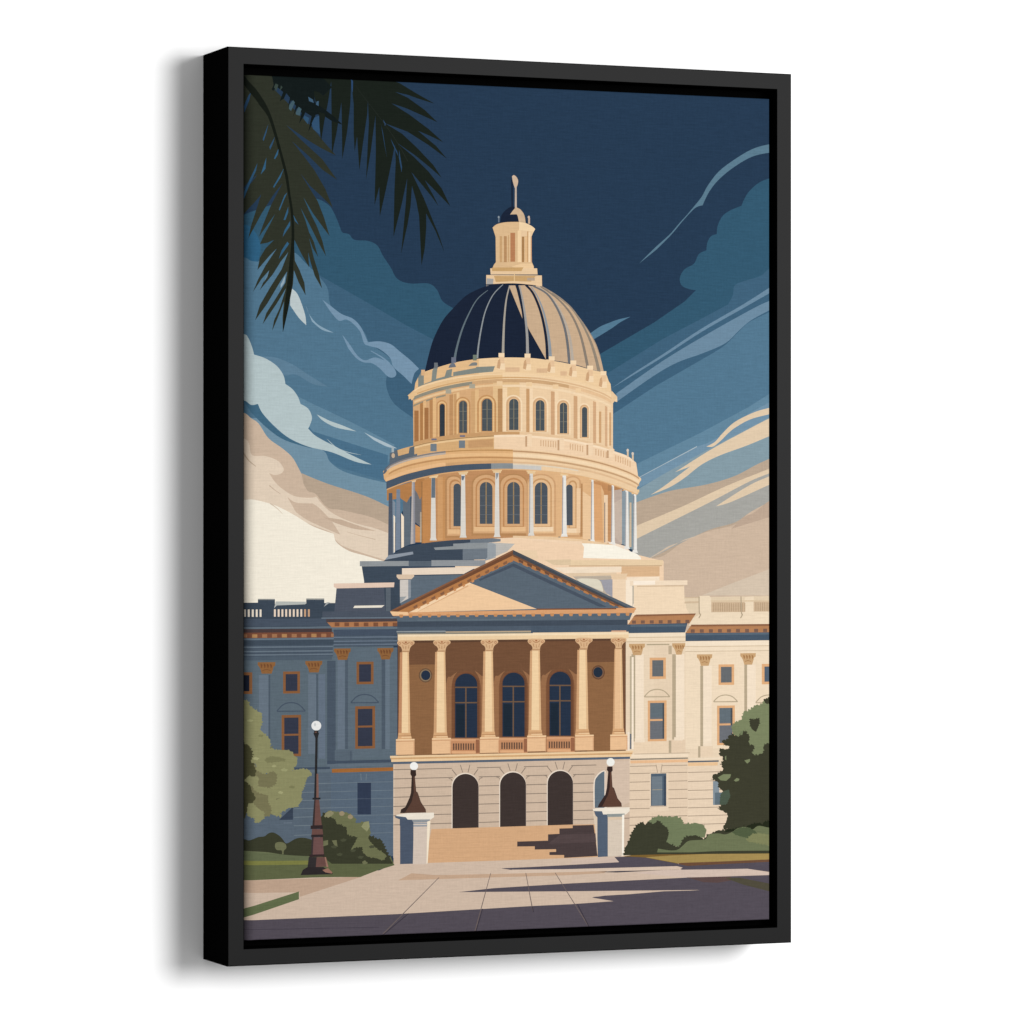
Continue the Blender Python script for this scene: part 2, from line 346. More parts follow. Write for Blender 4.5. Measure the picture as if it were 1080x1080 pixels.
poly('#c38a55',"626,507 640,511 643,520 639,524 634,512 626,510");poly('#dba36a',"626.5,510 634,512 636,570 626.5,570")
Q('#edcfa7',637,522,641,573);Q('#8c7a70',637.3,530,638.3,572)
poly('#b27e50',"641,511 665,519 666,523 655,517 641,518")
poly('#b9a597',"648,517 656,516 656,574 648,574");poly('#c3b29f',"648,530 656,526 656,574 648,566")
poly('#f0dcc0',"641,571 660,576 665,582 645,579")
poly('#879aa6',"656,519 660,516 660,575 656,574");poly('#7e97a3',"662.5,518 668,517 668,580 662.5,578")
poly('#c9b493',"664,530 666,530 666,577 663.5,577")
# left columns
poly('#4e5b70',"410,520 413.8,520 414.2,584 409.2,587");poly('#7e8fa2',"414,527 417,530 416.6,583 414.3,584");poly('#efe2c8',"415,543 416.8,545 416.6,582 415.2,583")
poly('#7688a0',"418.2,516 422,516 422.5,579 417,581");poly('#f0e0c4',"423,541 426,545 426,577 423.2,578")
poly('#b4aca8',"434.5,508 437.5,508 438,573 433,574");poly('#8f8f9c',"436,508 437.5,508 438,573 436,573")
poly('#e4c08f',"433.5,506.5 439.5,505 438,508.5 434.6,508.5")
CW='#d9d3c9'
for xa,xb,yt,yb in ((455,459,501,570),(486.5,490.5,497.5,567),(522.4,526.2,495.5,566.5),(558.6,562,496.5,565),(593.3,597,498.5,566),(623.8,626,503,572),(645.2,647.6,508,574.5),(659.8,662.6,514,579),(668.4,671,518,583)):
    Q('#e6c590',xa-3.2,yt-1.6,xb+3.2,yt+1.4);Q('#e6c590',xa-2.2,yt+1,xb+2.2,yt+3.2)
    add(CW if xa<590 else '#e6e2da',[(xa,yt+3),(xb,yt+3),(xb+.8,yb-3),(xb+1.8,yb),(xa-1.8,yb),(xa-.8,yb-3)])
    if xa>550: stroke('#a3a1a3',[(xa+.4,yt+5),(xa-.2,yb-3)],1.0,1.0,True)
poly('#647584',"455.2,504 459,504 459,525 454.9,525");poly('#62738a',"486.6,502 490.3,502 488.5,507 487,506");poly('#8d9297',"523,499 526,499 525,503 523.5,506")
for x,y in ((556,568.5),(590,568),(621.5,571)): poly('#77756f',f"{x-1},{y-2} {x+1},{y-2} {x+1},{y+1.2} {x-3},{y+1.2}")
# blue/grey/white band under the gallery
cb('#475a6f',gb,gbb,407.5,518);cb('#8a9296',gb,gbb,518,541);cb('#c8c4bd',gb,gbb,541,571);cb('#ebca9b',gb,gbb,571,672)
cb('#dfd0b2',gb,off(gb,0,1.5),541,610);cb('#d8a66b',off(gbb,0,0),off(gbb,0,1.3),408,541)
cb('#e0b27a',gbb,off(gbb,0,1.2),541,672)
# ------------------------------------------------------------------ PLATFORM
poly('#e9c89a',"541,565 580,566 615,569 645,574 668,583 668,590 541,590");poly('#efd1ab',"495,569 541,567 614,571 614,600 480,600 480,580")
B1='#3c4b5f'
poly('#efcfa8',"540,568 640,577 700,592 700,660 640,660 540,590")
sm(B1,"404,592! 416,584 425,577! 450,572.5 480,569.5 496,569! 500,572! 500,592! 404,593!")
poly('#6d7b88',"496,569 520,568 528,568.5 528,571 514,572.5 514,590 488,590.5 488,579 478,578 478,574 496,572")
poly('#8f969b',"478,573.4 514,572.2 514,578.4 459,580 457.5,577.5 478,576")
poly('#9aa2a8',"514,572.5 523,572.3 523,588 510,592 514,588")
poly('#bab6af',"516,572 543,573.5 535,581.5 519,588.5 523,586 523,574")
poly('#8d9aa9',"410,585.5 435.5,581.8 436,584.5 406,590.5")
R('#8f9497',379.5,591.8,431,597.2);R('#596776',431,591.8,455,597.5);R('#8f9397',455,590.8,512,597.2)
poly('#3b4c60',"381.5,597.3 424,597 424,616 423,660 384,660 384,613")
poly('#5c6e80',"433,606 500,605 470,622 430,648 420,648 420,636 433,628")
poly('#e9d7bd',"424,599.3 503,598 489,605.3 424,606.5");stroke('#3d4b5e',"434,607 488,605.8",1.0)
poly('#dac2a3',"418.3,606 436.8,605.8 436.8,608 434,610.8 420.5,611 418.3,608.5")
poly('#cdc5bc',"421.8,611.5 433.3,611.3 433.3,630 421.8,636");poly('#8b95a0',"430.5,611.3 433.3,611.3 433.3,630 430.5,631.5");poly('#9aa0a3',"421.8,629.5 429,629 423,635 421.8,636")
# right platform bits
poly('#f6efde',"613.5,573 616,577 615,588.5 676,590 675.5,587.5 671.5,584 662,580.5 648,575 622,573.2")
poly('#e9cda4',"540,580.5 566,580.5 568,589.5 560,589.5");poly('#dcc39a',"574,590.5 602,590 602,596 584,596")
R('#e6cb9f',602,590.8,699.2,596.3);R('#c7a77c',600,596.4,698,597.4);R('#dab283',655,597.4,695.6,608)
poly('#efdcbd',"584,598.5 655.5,597.6 655.5,603.5 640,604 595,604.5");poly('#dec5a0',"596,604.5 650,604 652,608 602,608.5")
poly('#b9aa97',"604,608 645,607 645,611 640,626 660,650 650,650")
poly('#9c9ba3',"628,612 634,613 637,622 640,626 646,630 646,611")
sm('#dbd2bb',"608,611! 615,610 630,611 634,615 636,622 636,624! 612,614!")
poly('#ecd2ad',"646.5,611 696,610 696,650 662,650 646.5,630")
poly('#e5c89f',"643.5,605.5 662,604.8 661,607.5 659,611 646.5,611 645,609");poly('#f2dfc0',"661,609 695.5,608 695.5,613 665,613.5 661,630")
poly('#f4e4c8',"660,612 668.5,612 668.5,650 660,640")
poly('#b9ae9b',"665,614 668.5,617.5 668.5,636 667,640 667,619")
poly('#eed9b8',"664.5,612.6 725,612 725,616.8 664.5,617.8");poly('#f7ead2',"668,612.6 691,612.4 691,616.5 668,617")
poly('#eed6b1',"668.5,618 721.5,617.4 722,630 724,638 728,643.5 734,647.5 668,648.5 663,646 668.5,640");stroke('#d2b893',"672,618.3 721,617.9",1.2)
# ------------------------------------------------------------------ RIGHT WING
R('#e7d2b0',655,666,830,905)
poly('#decaa7',"721.5,630 812,628.5 830,628 830,660 734,660 724,642")
poly('#cdb592',"722,634.5 737,634 737,636 722,636.5");stroke('#cbb28e',"722,630.5 737,630",.7)
poly('#ead7b5',"737.5,628.5 748,628.3 750,630.5 750,646 785.5,645.5 785.5,630 795,629 795,645 830,644.5 830,660 726,660 731,652 738,648")
for x0,x1,y0,y1 in ((750.3,785.5,635,645.5),(794.8,830,634.4,645)):
    Q('#cbb08c',x0,y0,x1,y1);x=x0+2
    while x<x1: Q('#b39674',x,y0+1,x+.8,y1-.5);x+=2.35
R('#d9c29c',750,633.2,830,634.8)
stroke('#b39f82',"737.3,629 737.6,646 739,648 737,652",1.2);stroke('#b39f82',"781.5,629 782,646 783,648 781,652",1.2)
poly('#b57c50',"729,659.2 830,657.8 830,667.3 722.5,668.3");R('#8c5d40',729,658.8,830,660.8)
for i in range(11): 
    x=728.5+i*9.55;y=sl(663.8,728,x);Q('#7b5a4b',x,y,x+4.2,y+3.5)
R('#42586f',722.8,667.7,830,676.2);R('#566a7e',722.8,668.3,830,670)
R('#f0dfc0',722.8,676.5,830,681.5);R('#cfba97',722.8,681.6,830,682.4);R('#eddab9',722.8,682.5,830,686.8);R('#c9b492',722.8,686.8,830,687.5)
R('#b9a685',729.5,690.3,750,691.3);R('#b9a685',754,689.6,774,690.6);R('#b9a685',800,688.8,830,689.8)
# centre-right entablature
poly('#b57c50',"669.5,648.8 734,647.2 727,657.6 662,659.2")
poly('#42586f',"655,658.8 725,657.2 722.5,667 655,668")
R('#54697d',665,659,723.5,661.2)
poly('#8c5d40',"671,648.2 734,647 733,648.6 668,650.3")
for i in range(7): x=663.5+i*9.4;Q('#7b5a4b',x+3,654.4-i*.1,x+7.2,657.8-i*.1)
R('#efddbc',658,667.8,723,672);R('#cdb792',658,672,723,672.8);R('#edd9b6',658,672.9,723,676.6);R('#c9b28d',658,676.6,723,677.3)
R('#b3a182',682,679.2,706,680.6)
# wall areas of the right wing
R('#ecd8b6',723,687.5,830,790);R('#e4ceac',690,681,712,778)
def cap(x0,x1,y,c,d,h=12):
    xm=(x0+x1)/2;w=x1-x0
    add(c,[(x0,y),(x1,y-.2),(x1-.3,y+3.5),(x1-2,y+4.6),(x1-2.6,y+7.5),(x1-4,y+h),(x0+4.2,y+h),(x0+3,y+7.5),(x0+1.6,y+4.8),(x0,y+3)])
    for k in range(4): sm(d,f"{x0+3.4+k*w/5.6},{y+1.6} {x0+5+k*w/5.6},{y+3.4} {x0+4.2+k*w/5.6},{y+6.2} {x0+3.2+k*w/5.6},{y+3.6}")
    stroke(d,[(x0+5,y+8.6),(xm,y+7.6),(x1-5,y+8.6)],.7,.7,True)
Lc,Ld='#c9a16e','#a97849'
for x0,x1,y,sh in ((663.5,680.3,679,(666,670,692)),(709,722.8,678.5,(709,712.8,692)),(735,751.3,690.2,(738.6,741.6,704)),(780.8,797.2,689,(785,788,703))):
    R('#f0dec0',sh[1],sh[2]-2,sh[1]+9,sh[2]+90);Q('#b5a284',sh[0],sh[2]-2,sh[1],sh[2]+88)
    cap(x0,x1,y,Lc,Ld)
Q('#b9a98c',664.3,692,666,790);Q('#f6e6ca',666.2,693,668.3,790);Q('#b0a083',668.3,693,669.6,782)
Q('#bba887',705,681,708.5,690)
# pedestals of pilasters
Q('#e8d0ac',668.5,782,706,796);Q('#efdcbd',669.5,778.5,680,783);Q('#b5a284',705.3,781,708,795);Q('#e3cba9',708,780,723,795);Q('#efdcbd',711,777.5,720,781)
Q('#b5a284',736.3,787,738.7,799);Q('#e6cfad',738.7,787,752,798);Q('#efdcbd',741.5,784,751,787)
def win(x0,x1,y0,y1,fc,gc,fw=2.4,mull=True):
    R(fc,x0,y0,x1,y1);R(gc,x0+fw,y0+fw,x1-fw,y1-fw)
    if mull: H(fc,x0+fw,(y0+y1)/2-1,x1-fw,2)
OR='#dfaa74'
win(685.2,702.3,693.7,716.2,OR,'#66696c',2.7,False);win(757.8,774.3,700.8,722.5,OR,'#66696c',2.6,False);win(803.5,823,700.2,721.8,OR,'#4f6276',2.8,False)
win(683.2,703,739,782,OR,'#6c7078');win(756.3,775,744.3,786,OR,'#6c7078')
Q('#4b5158',698.8,742,700.6,779);Q('#4b5158',770.6,747,772.6,765)
Q('#61707c',686,742,698.8,756.5);Q('#61707c',759,747,770.6,761.5)
def seg(x0,x1,y,h,c,w=.9):
    xm=(x0+x1)/2
    stroke(c,f"{x0},{y} {x0+(x1-x0)*.22},{y-h*.75} {xm},{y-h} {x1-(x1-x0)*.22},{y-h*.75} {x1},{y}",w);stroke(c,[(x0,y+.2),(x1,y)],w,w,True)
seg(679.5,706.5,734.8,7.8,'#b5a284',1.1);seg(752.5,778,740,7,'#b5a284',1.1);seg(797,824,741,8,'#b5a284',1.1)
# base course
R('#cbb697',669,794.8,727.5,795.9);R('#f0dcbb',664,796,726,799.7);R('#85796a',664.8,800.3,725.5,801.6);R('#e9b987',664.8,802.2,725.5,805.2)
R('#eddaba',727,799.5,760,801.5);R('#5d6470',725.5,802.6,758,804.2);R('#e9c08d',725.5,804.5,757,808)
R('#e2cbab',664,805.2,725.3,905);R('#e6d0b0',725.4,808,770,905)
JO='#a58f79'
for y in (816,825,834,843.6,853,862,870.5,880): H(JO,664,y,725,.8)
for y in (815,824.5,834,843.3,852.4,861,870): H(JO,725.6,y-.3,768,.8)
poly('#e2cbab',"692.5,806 698,806 696.5,815.5 693.5,815.5");stroke(JO,"692,806.5 693.5,815",.7);stroke(JO,"698.3,806.3 697,815",.7);H(JO,664.5,808.3,691.8,.7);H(JO,698.5,807.6,725,.7)
R('#e6d0b0',685.3,815.5,705,856);R('#4c6175',686.5,816,702.7,850.2);R('#6f7f8c',687.5,819,698.5,849.6);R('#c9b59a',685.5,850,703,851.4);H('#9a927f',688,833,698.5,.8);Q('#39495f',700.4,818,702.4,850)
R('#8293a0',752,824,758.5,849);R('#5e7280',754,836,763,849)
# ------------------------------------------------------------------ LEFT WING (print's own shadow side)
W1='#5a6c7b';W2='#4f6175'
R(W1,235,640,415,905)
AT='#3b4a5d'
poly(AT,"235,636 272,635.6 272,632.8 290,632.5 290,637.5 323,636.5 323,632.5 342,632.5 342,636 355,636 355,660 235,664")
poly('#b5b8b2',"291,634.2 323,634.6 322,637.4 292,638.5 289,641.5");poly('#a5a8a6',"344.5,635.2 341.5,640 348,635.4 355,635");Q('#8b8d8a',272,631.6,290,632.8);Q('#8b8d8a',323,631.2,342,632.4)
for i in range(5): Q('#e9dcc8',257.6+i*4.05,642.8,259.6+i*4.05,650.6)
for i in range(-4,0): Q('#e9dcc8',257.6+i*4.05,642.8,259.6+i*4.05,650.6)
for i in range(10): Q('#e9d5bb' if i<5 else '#c99f78' if i>7 else '#e9d5bb',288.9+i*3.98,642.6,290.9+i*3.98,650.4)
R('#45566a',235,653,352,661);H('#5f7182',235,662.5,350,1.6)
R('#4a3c3d',235,663.8,350,667.6);R('#7b4b37',235,667.6,351.5,673.4)
for i in range(9): x=266+i*10.4;Q('#a4714d' if i%3 else '#b08050',x,sl(669,266,x),x+5.4,sl(672.6,266,x))
for i in range(2): x=245.2+i*10.4;Q('#a4714d',x,669,x+5.4,672.6)
R('#64788a',235,674,352,675.4);R('#3e4f62',235,675.5,352,681)
for y,c in ((683,'#66798a'),(687.6,'#66798a'),(691.2,'#66798a')): R('#45576a',235,y-2,351,y+2.4);H(c,235,y,351,1.5)
R('#4d6072',235,693,350,697)
# centre-left block
poly('#4d5869',"355,619.5 412,619 412.5,653 355,654 352,652");poly('#3b4a5d',"405,619.5 413,619 424,640 419,652 407,652");Q('#5a6673',407,620,412,645)
poly('#e4c9b0',"352,615.4 416,614.3 415.5,619.3 355,620.6 352,619");poly('#e8dfcd',"374,638.8 405.5,638.3 402.5,640.8 372.5,641.3")
R('#4a5768',340,645,419,652);H('#66798a',339,652,418,1.3);R('#4f4345',344,653,419,656.6);poly('#b1764b',"345,656.4 419.5,655.4 419.5,660.4 350,661.8");
for i in range(7): x=349+i*10.2;Q('#7f5038',x+4,656.6,x+9,660.6)
R('#5f7384',350,661.6,419,664);R('#42546a',352,664,419,670.6)
for y in (672.3,676.4,680): R('#45576a',352,y-1.6,419,y+2.2);H('#63768a',352,y,419,1.4)
R('#5c6e7e',352,683.5,419,800);R('#46586b',345,697,354,806);Q('#4c5e70',364,694,367,790);Q('#4a5c6e',402.5,694,406.3,790);Q('#64788a',406.4,694,411,790);Q('#64778a',356,696,363.6,790)
Sc,Sd='#8f6036','#77492c'
for x0,x1,y in ((352.3,370,684),(398,415,683.5),(271.8,290.5,698.5),(322,340,697.2)): cap(x0,x1,y,Sc,Sd)
Q('#4a5c6e',283.3,712,285,800);Q('#4a5c6e',333.6,711,335.2,800);Q('#647789',273,712,283,800);Q('#647789',325,711,333.4,795);Q('#62758a',336,711,343,800)
for x,y in ((283.3,712),):pass
WF='#8a5a36';WG='#34394a'
win(247,266.2,709.4,732.3,WF,'#1e2433',3,False);win(298.6,316.4,708.3,731.5,WF,WG,2.7,False);win(376,394,698,721.8,WF,WG,2.7,False)
win(297,317.6,754.2,798,WF,WG,2.8);win(374.6,395.6,745,789.8,WF,WG,2.8)
seg(292,322,750,9,'#44566a',1.2);seg(370,399.5,741,8.6,'#44566a',1.2)
R('#566879',353,791,372,802);R('#4c5e70',369,792,371,802)
R('#3f5066',345,802.6,413,805.6);R('#5f7183',345,806,413,809);poly('#a3652f',"350,811 415,809.2 415,813 350,815.2")
R('#3f5066',308,809.6,348,812);R('#5f7183',300,812.4,350,815.4);R('#a98a78',329,815.6,350,817.4);R('#56687b',235,817.5,350,905);R('#566a80',349,815,416,905)
for y in (827,836,844.5,853,862,871,881): H('#75858f',310,y,349,.6);H('#6d7f8d',349,y-1,414.5,.6)
Q('#313c52',377,825.5,391.3,859);Q('#46566c',377,842,391,842.8);poly('#36435a',"294,865 309,851 309,864.6 294,864.8");R('#667789',299,867.5,308,868.6)
stroke('#73858f',"380.5,816 381,823",.6);stroke('#73858f',"386.5,816 386,823",.6)
# ------------------------------------------------------------------ PEDIMENT + ENTABLATURE
PB='#58697a'
poly(PB,"415,647.5 541,583 668,643");poly(PB,"416,647 668,644 664,654 419,654")
poly('#465568',"505,611 541.5,594 640,640 632,640 541,597.6 507,614")
poly(PB,"503,614 541.3,597.8 633,640.5 560,642 500,617")
poly('#f0c897',"431,646 494.5,614.3 566,642.2")
stroke('#deae7c',"440,644.5 494,617.6",2.2,1.6,True);poly('#f4d3a6',"433,645.4 494.5,614 497,615.2 440,645.2")
# raking dentil bands
poly('#b87843',"416,645.5 541,585.5 541,592 431,645.8")
poly('#b87843',"541,585.5 668,642.4 650,640.5 541,591")
n=11
for i in range(n):
    f=(i+.5)/n; x=434+(538-434)*f; y=641.5+(587.5+3.4-641.5)*f
    poly('#8a5c40',f"{x-3},{y+.6} {x+1.4},{y-1.9} {x+1.6},{y+1} {x-2},{y+2.8}")
    poly(PB if f>.6 else '#cf8f58',f"{x+2},{y+1} {x+4.6},{y-.3} {x+4.6},{y+2} {x+2},{y+3.2}")
n=12
for i in range(n):
    f=(i+.5)/n; x=545+(655-545)*f; y=591+(640.5-591)*f
    poly('#6d4a38',f"{x-2.8},{y-3.4} {x+2.4},{y-1} {x+2},{y+1.4} {x-2.6},{y-.8}")
    poly(PB,f"{x-2},{y} {x+1.6},{y+1.6} {x+1.6},{y+3.6} {x-2.4},{y+2}")
poly('#744a32',"411.5,644.5 541,580 541,585.8 416,646.8");poly('#8a5a3d',"411.5,644.5 416,642 541,580.5 541,582 418,643")
poly('#474c54',"541,580 670.5,641.8 668,643.5 660,641.5 541,585.8");poly('#7a5037',"541,584.6 655,639.5 651,639.5 541,586.6")
poly('#59646f',"545,583 670,641 671,643 664,641.5")
# horizontal cornice
poly('#da9e68',"411.3,644.8 425,646 566,643.4 566,642.4 671,641 668.5,646.5 415,649.8")
poly('#f0c48f',"411.3,644.8 430,645.5 431,648.6 414,649.3")
R('#7a4a32',566,641.9,650,643.2)
x=421
while x<664:
    y=sl(649.3,415,x);poly('#c78c56',f"{x},{y-1.2} {x+4.2},{y-1.2} {x+3.6},{y+2} {x+.8},{y+2}");x+=9.95
poly(PB,"419,651.5 662,648 662,656 419,656");x=421
while x<662:
    y=sl(649.3,415,x);poly('#c78c56',f"{x},{y} {x+4.2},{y} {x+3.6},{y+1.9} {x+.8},{y+1.9}");x+=9.95
R('#404e60',419,655.6,662,661.6);R('#4b5d70',419,661.3,662,666.5);R('#5f7281',440,653.5,560,654.6);R('#475a6e',560,660.5,662,668)
R('#8f9697',418.2,665.6,470,667);R('#bfa884',470,666,560,667.2);R('#8a8576',419,667.6,560,669)
R('#ecce9e',419.5,669.2,663,675.7);R('#f3dcb2',419.5,669.2,663,671.5);R('#f0d6ab',562,667.2,663,668.5) ;R('#d7a883',644.8,665,660.5,666.4)
# ------------------------------------------------------------------ PORTICO
R('#744e35',419.5,675.7,660,800)
R('#5f412f',430,675.7,650,678)
poly('#8f633f',"431,701 461,700.8 461,796 431,796.5");poly('#8f633f',"619,698.5 650,698 650,793 619,793")
R('#875b3c',470,720,611,796)
disc('#6f5039',448.8,712.3,7.2,7.6);disc('#8a7458',448.8,712.3,6,6.4);disc('#263246',449,712.2,4.9,5.2)
disc('#6b4630',631,709.2,7,7.6);disc('#7a5a44',631,709.2,5.8,6.4);disc('#253040',630.7,709,4.9,5.4)
for x0,x1,yt,yb in ((480,503.3,710.4,778),(530,553.3,709.4,777),(579.6,602,708.4,776)):
    sm('#9a6a46',f"{x0-9},{yb}! {x0-9},{yt+10} {x0-4},{yt+3} {x0+2.5},{yt-2}! {x0-2},{yt+5} {x0-4},{yt+15}! {x0-4},{yb}!")
    sm('#9a6a46',f"{x1+9},{yb}! {x1+9},{yt+10} {x1+4},{yt+2} {x1-2.5},{yt-3}! {x1+2},{yt+5} {x1+4},{yt+15}! {x1+4},{yb}!")
    arch('#7b4e33',x0-3.4,x1+3.4,yt-2.6,yb);arch('#6b452f',x0-.8,x1+2,yt-1,yb);arch('#263347',x0,x1,yt,yb,14)
    xm=(x0+x1)/2-.3
    Q('#6f553f',xm-.7,yt+14,xm+.7,yb);Q('#6f553f',x0,yt+13.8,x1,yt+15.2);Q('#6f553f',x0,yt+30,x1,yt+31.4);Q('#1f2b38',x0+1,yt+33,xm-1.5,yb-1)
for x0,x1,yt,yb in ((475.5,505.8,779,795),(526.5,556.5,778,794),(576.5,606,777,793)):
    Q('#c88c5e',x0,yt,x1,yb);Q('#d69c6c',x0,yt,x1,yt+2.6)
    for i in range(9): Q('#6b4d3c',x0+2.2+i*2.6,yt+5,x0+3.8+i*2.6,yb-4)
    Q('#9a6243',x1-4,yt+1,x1-.4,yb-1);Q('#e3ab77',x0+1,yb-2.8,x1-4,yb)
C1,C2,C3='#d9ac78','#f0cf9b','#c1895e'
for xl,xr,cl,cr,pl,pr,yc,y0,y1,yp,yq in ((424.4,431.2,419,437,417.6,437.2,676,688,774,779.6,796.2),(461.2,469.6,457,475,455.6,475.6,675.6,687.6,773.6,778.6,795.2),(512,519.8,507,525.2,506.2,526.4,675,687,772.6,777.6,794.2),(561.3,569.3,556.6,574.6,556,576,674.2,686.2,771,776,792.6),(611.2,619,606.8,624.8,606.6,626.2,673.2,685.4,770,775.2,791.6),(649,656,644.2,660.6,643.6,662,673,685,769.4,774.8,791)):
    last=xl>640; sx=xl-2.2 if not last else xl-1
    if xl<430: sx=xl-2.6
    poly(C3 if xl<430 else '#cf9f6e',f"{sx},{y0} {xl+1},{y0} {xl+.6},{y1} {sx-1.6},{y1}")
    poly(C2,f"{xl},{y0} {xr},{y0} {xr+1.6},{y1} {xl-.8},{y1}");poly('#e0b682',f"{xr-1.6},{y0} {xr},{y0} {xr+1.6},{y1} {xr-.6},{y1}")
    if last: poly('#e7bb88',f"{xl},{y0} {xr-2},{y0} {xr-1.4},{y1} {xl-.8},{y1}")
    # capital
    m=(cl+cr)/2
    sm('#d9b080',f"{cl},{yc+2.5} {cl+.6},{yc+.4} {cl+4},{yc-.6} {m},{yc-.6} {cr-4},{yc-.6} {cr-.4},{yc+.4} {cr},{yc+2.8} {cr-2.6},{yc+5} {cr-4.2},{yc+7} {cr-5},{yc+9.6} {xr+.4},{yc+12}! {xl-.6},{yc+12}! {cl+5},{yc+9.4} {cl+3.8},{yc+6.4} {cl+1.6},{yc+4.8}")
    for xx in (cl+2.4,cr-2.6): disc('#b98259',xx,yc+2.6,1.5,1.5,8);disc('#dcb486',xx,yc+2.6,.7,.7,6)
    stroke('#b07a50',f"{m-4},{yc+1.4} {m},{yc+3.4} {m+4},{yc+1.4}",.8);disc('#a8653f',m,yc+1.4,1.2,.9,8)
    stroke('#b98a60',f"{m-3.4},{yc+4.4} {m-2.4},{yc+8}",.8);stroke('#b98a60',f"{m+3.4},{yc+4.4} {m+2.6},{yc+8}",.8);stroke('#b98a60',f"{m},{yc+5.4} {m},{yc+9}",.8)
    Q('#b98a60',xl-.6,yc+10.6,xr+.4,yc+11.6)
    # base + pedestal
    poly('#d9a873',f"{sx-1.6},{y1-1} {xr+2},{y1-1} {xr+2.2},{y1+2} {xr+3},{y1+4} {xr+3},{yp} {sx-2.6},{yp} {sx-2},{y1+3}")
    stroke('#b58055',[(sx-1.6,y1+2.2),(xr+2.4,y1+2)],.7,.7,True);stroke('#f0cb98',[(xl-1,y1+3.6),(xr+2.6,y1+3.4)],1,1,True)
    R('#eabd8a',pl,yp,pr,yq);R('#f0ca98',pl,yp,pr,yp+1.6);R('#cf9b6c',pl,yp+1.7,pr,yp+2.8);R('#dba878',pr-1.2,yp+2.8,pr,yq)
Q('#efe0c8',661.8,772,664,794);Q('#6e737b',664.2,774,666,790)
# podium cornice
R('#eccb99',411.4,797.2,668,799.4);R('#cfa26c',412,799.3,667,801);R('#ecca97',412.6,801,666,803.6)
R('#56647b',414.5,803.6,664.5,806)
# podium
R('#ceb79c',414.8,806,664,905);R('#d8c3a8',414.8,806,416,905)
JP='#8d7b6c'
for i in range(7):
    y=811.8+i*9.7
    segs=[(415,477.5),(505,527.4),(555,577.4),(604.6,627),(640,664)]
    if i==0: segs=[(415,476.5),(503,528),(552.5,578),(602.5,629),(648,664)]
    for a,b in segs: H(JP,a,sl(y,415,a),b,.9)
for x0,x1,yt,yb in ((477.2,504.8,816.2,873.6),(527.4,554.8,814.6,872.2),(577.6,604.4,813,870.6)):
    arch('#eadcc6',x0-.9,x1+.1,yt-1.2,yb,14);arch('#3f3431',x0,x1,yt,yb,16);Q('#4c3f3e',x1-.9,yt+13,x1-.2,yb)
    m=(x0+x1)/2;yl=yt-9.5
    for xa,xb in ((m-5.5,m-3),(m+4.6,m+2.6)): stroke(JP,[(xa,yl),(xb,yt-1.5)],.8,.8,True)
    stroke(JP,[(x0-.4,yt-4.5),(x0+4.4,yt+1.6)],.9,.9,True);stroke(JP,[(x1-.6,yt-5),(x1-5,yt+1)],.9,.9,True)
    poly('#ceb79c',f"{x0-1.8},{yt+4} {x0+2},{yt+4.5} {x0-.6},{yt+9} {x0-1.8},{yt+7}") if 0 else None
    stroke(JP,[(x0-4,yt+4.8),(x0-1.4,yt+5.4),(x0-.3,yt+7.4)],.8,.8,True);stroke(JP,[(x1+4,yt+3.8),(x1+1.6,yt+4.6),(x1+.2,yt+6.6)],.8,.8,True)
sm('#eadcc6',"626,852! 626,826 629,818 634,813.5 637.5,812.5 639,814! 640,852!");sm('#5d7081',"627.3,852! 627.3,826 630,819 634,815 637.5,813.4! 637.5,852!")
Q('#d9c5ae',638,815,640,835)
poly('#d3bda4',"640,803 664,802.6 664,846 656,850 640,830")
# stairs
poly('#d6a879',"455,874.4 605,869.6 627,869.4 631,904 448,910.4")
for k in range(1,7):
    y=874.4+k*5.2;xa=455-k*.9;H('#cc9f70',xa,y,560,.3)
poly('#4a3d3d',"604,870.6 626,870 627.5,881 630.5,902.8 595,904.8 595,901.8 579.5,901.8 579.5,898.6 586.5,898.4 586.5,895.6 564,896 564,892.6 545.5,892.8 545.5,887.6 578,886.6 578,880 590,879.4 590,873.8 604,873.4")
poly('#544545',"590,880.5 628,879 628.8,888 578,890")
# ------------------------------------------------------------------ GROUND
G0='#cfb9a1'
poly(G0,"205,922 300,921 400,918 416,911 450,910.2 560,906.5 650,903 664,903 700,911 860,905 860,1040 205,1040")
poly('#c0a388',"235,929 258,928.8 382,924.5 316,946 316,941 258,942 235,942.5")
poly('#616c47',"235,973 258,958.5 315.3,940.2 315.3,948.4 258,968 235,977")
# lawns
poly('#5d6341',"340,900 412,903 416,912.5 398,918 380,925 340,925");poly('#6b7150',"235,894 330,896 330,903 235,903")
poly('#5b6340',"235,906 325,902.5 345,903 360,909.5 415,910.6 416,911.8 400,915.5 381,924.6 330,925.5 258,928.8 235,929.5")
poly('#626a4a',"235,897 258,897.8 280,899.6 330,901.8 330,908.5 235,908.8")
poly('#7b7c3e',"235,908.3 330,907.6 330,911.8 258,912.6 235,912.8")
poly('#5d6341',"258,912.6 330,911.8 352,911 400,911 414,911 395,917 381,924 258,927.5 235,928 235,912.8")
# right lawn
poly('#3c3d2d',"700,893 830,893 830,899 740,900 690,901");poly('#6b7350',"694,897.5 830,890 830,899 760,898.6 700,899.5");poly('#7c5f2c',"657,903.2 672,901 700,899 740,897 812,896 830,896 830,906 700,911.5 690,908 664,904")
poly('#7a5a2c',"672,901 712,898.4 750,896.6 768,897.2 774,898.8 745,901 705,903");poly('#a3884b',"681,904.2 705,902.4 745,900.6 775,898.8 812,897 830,896.5 830,906.5 812,907.2 770,908.6 715,910.4")
poly('#6d4b35',"715,910.2 770,908.2 830,905.6 830,909.5 740,913.5 720,914.5")
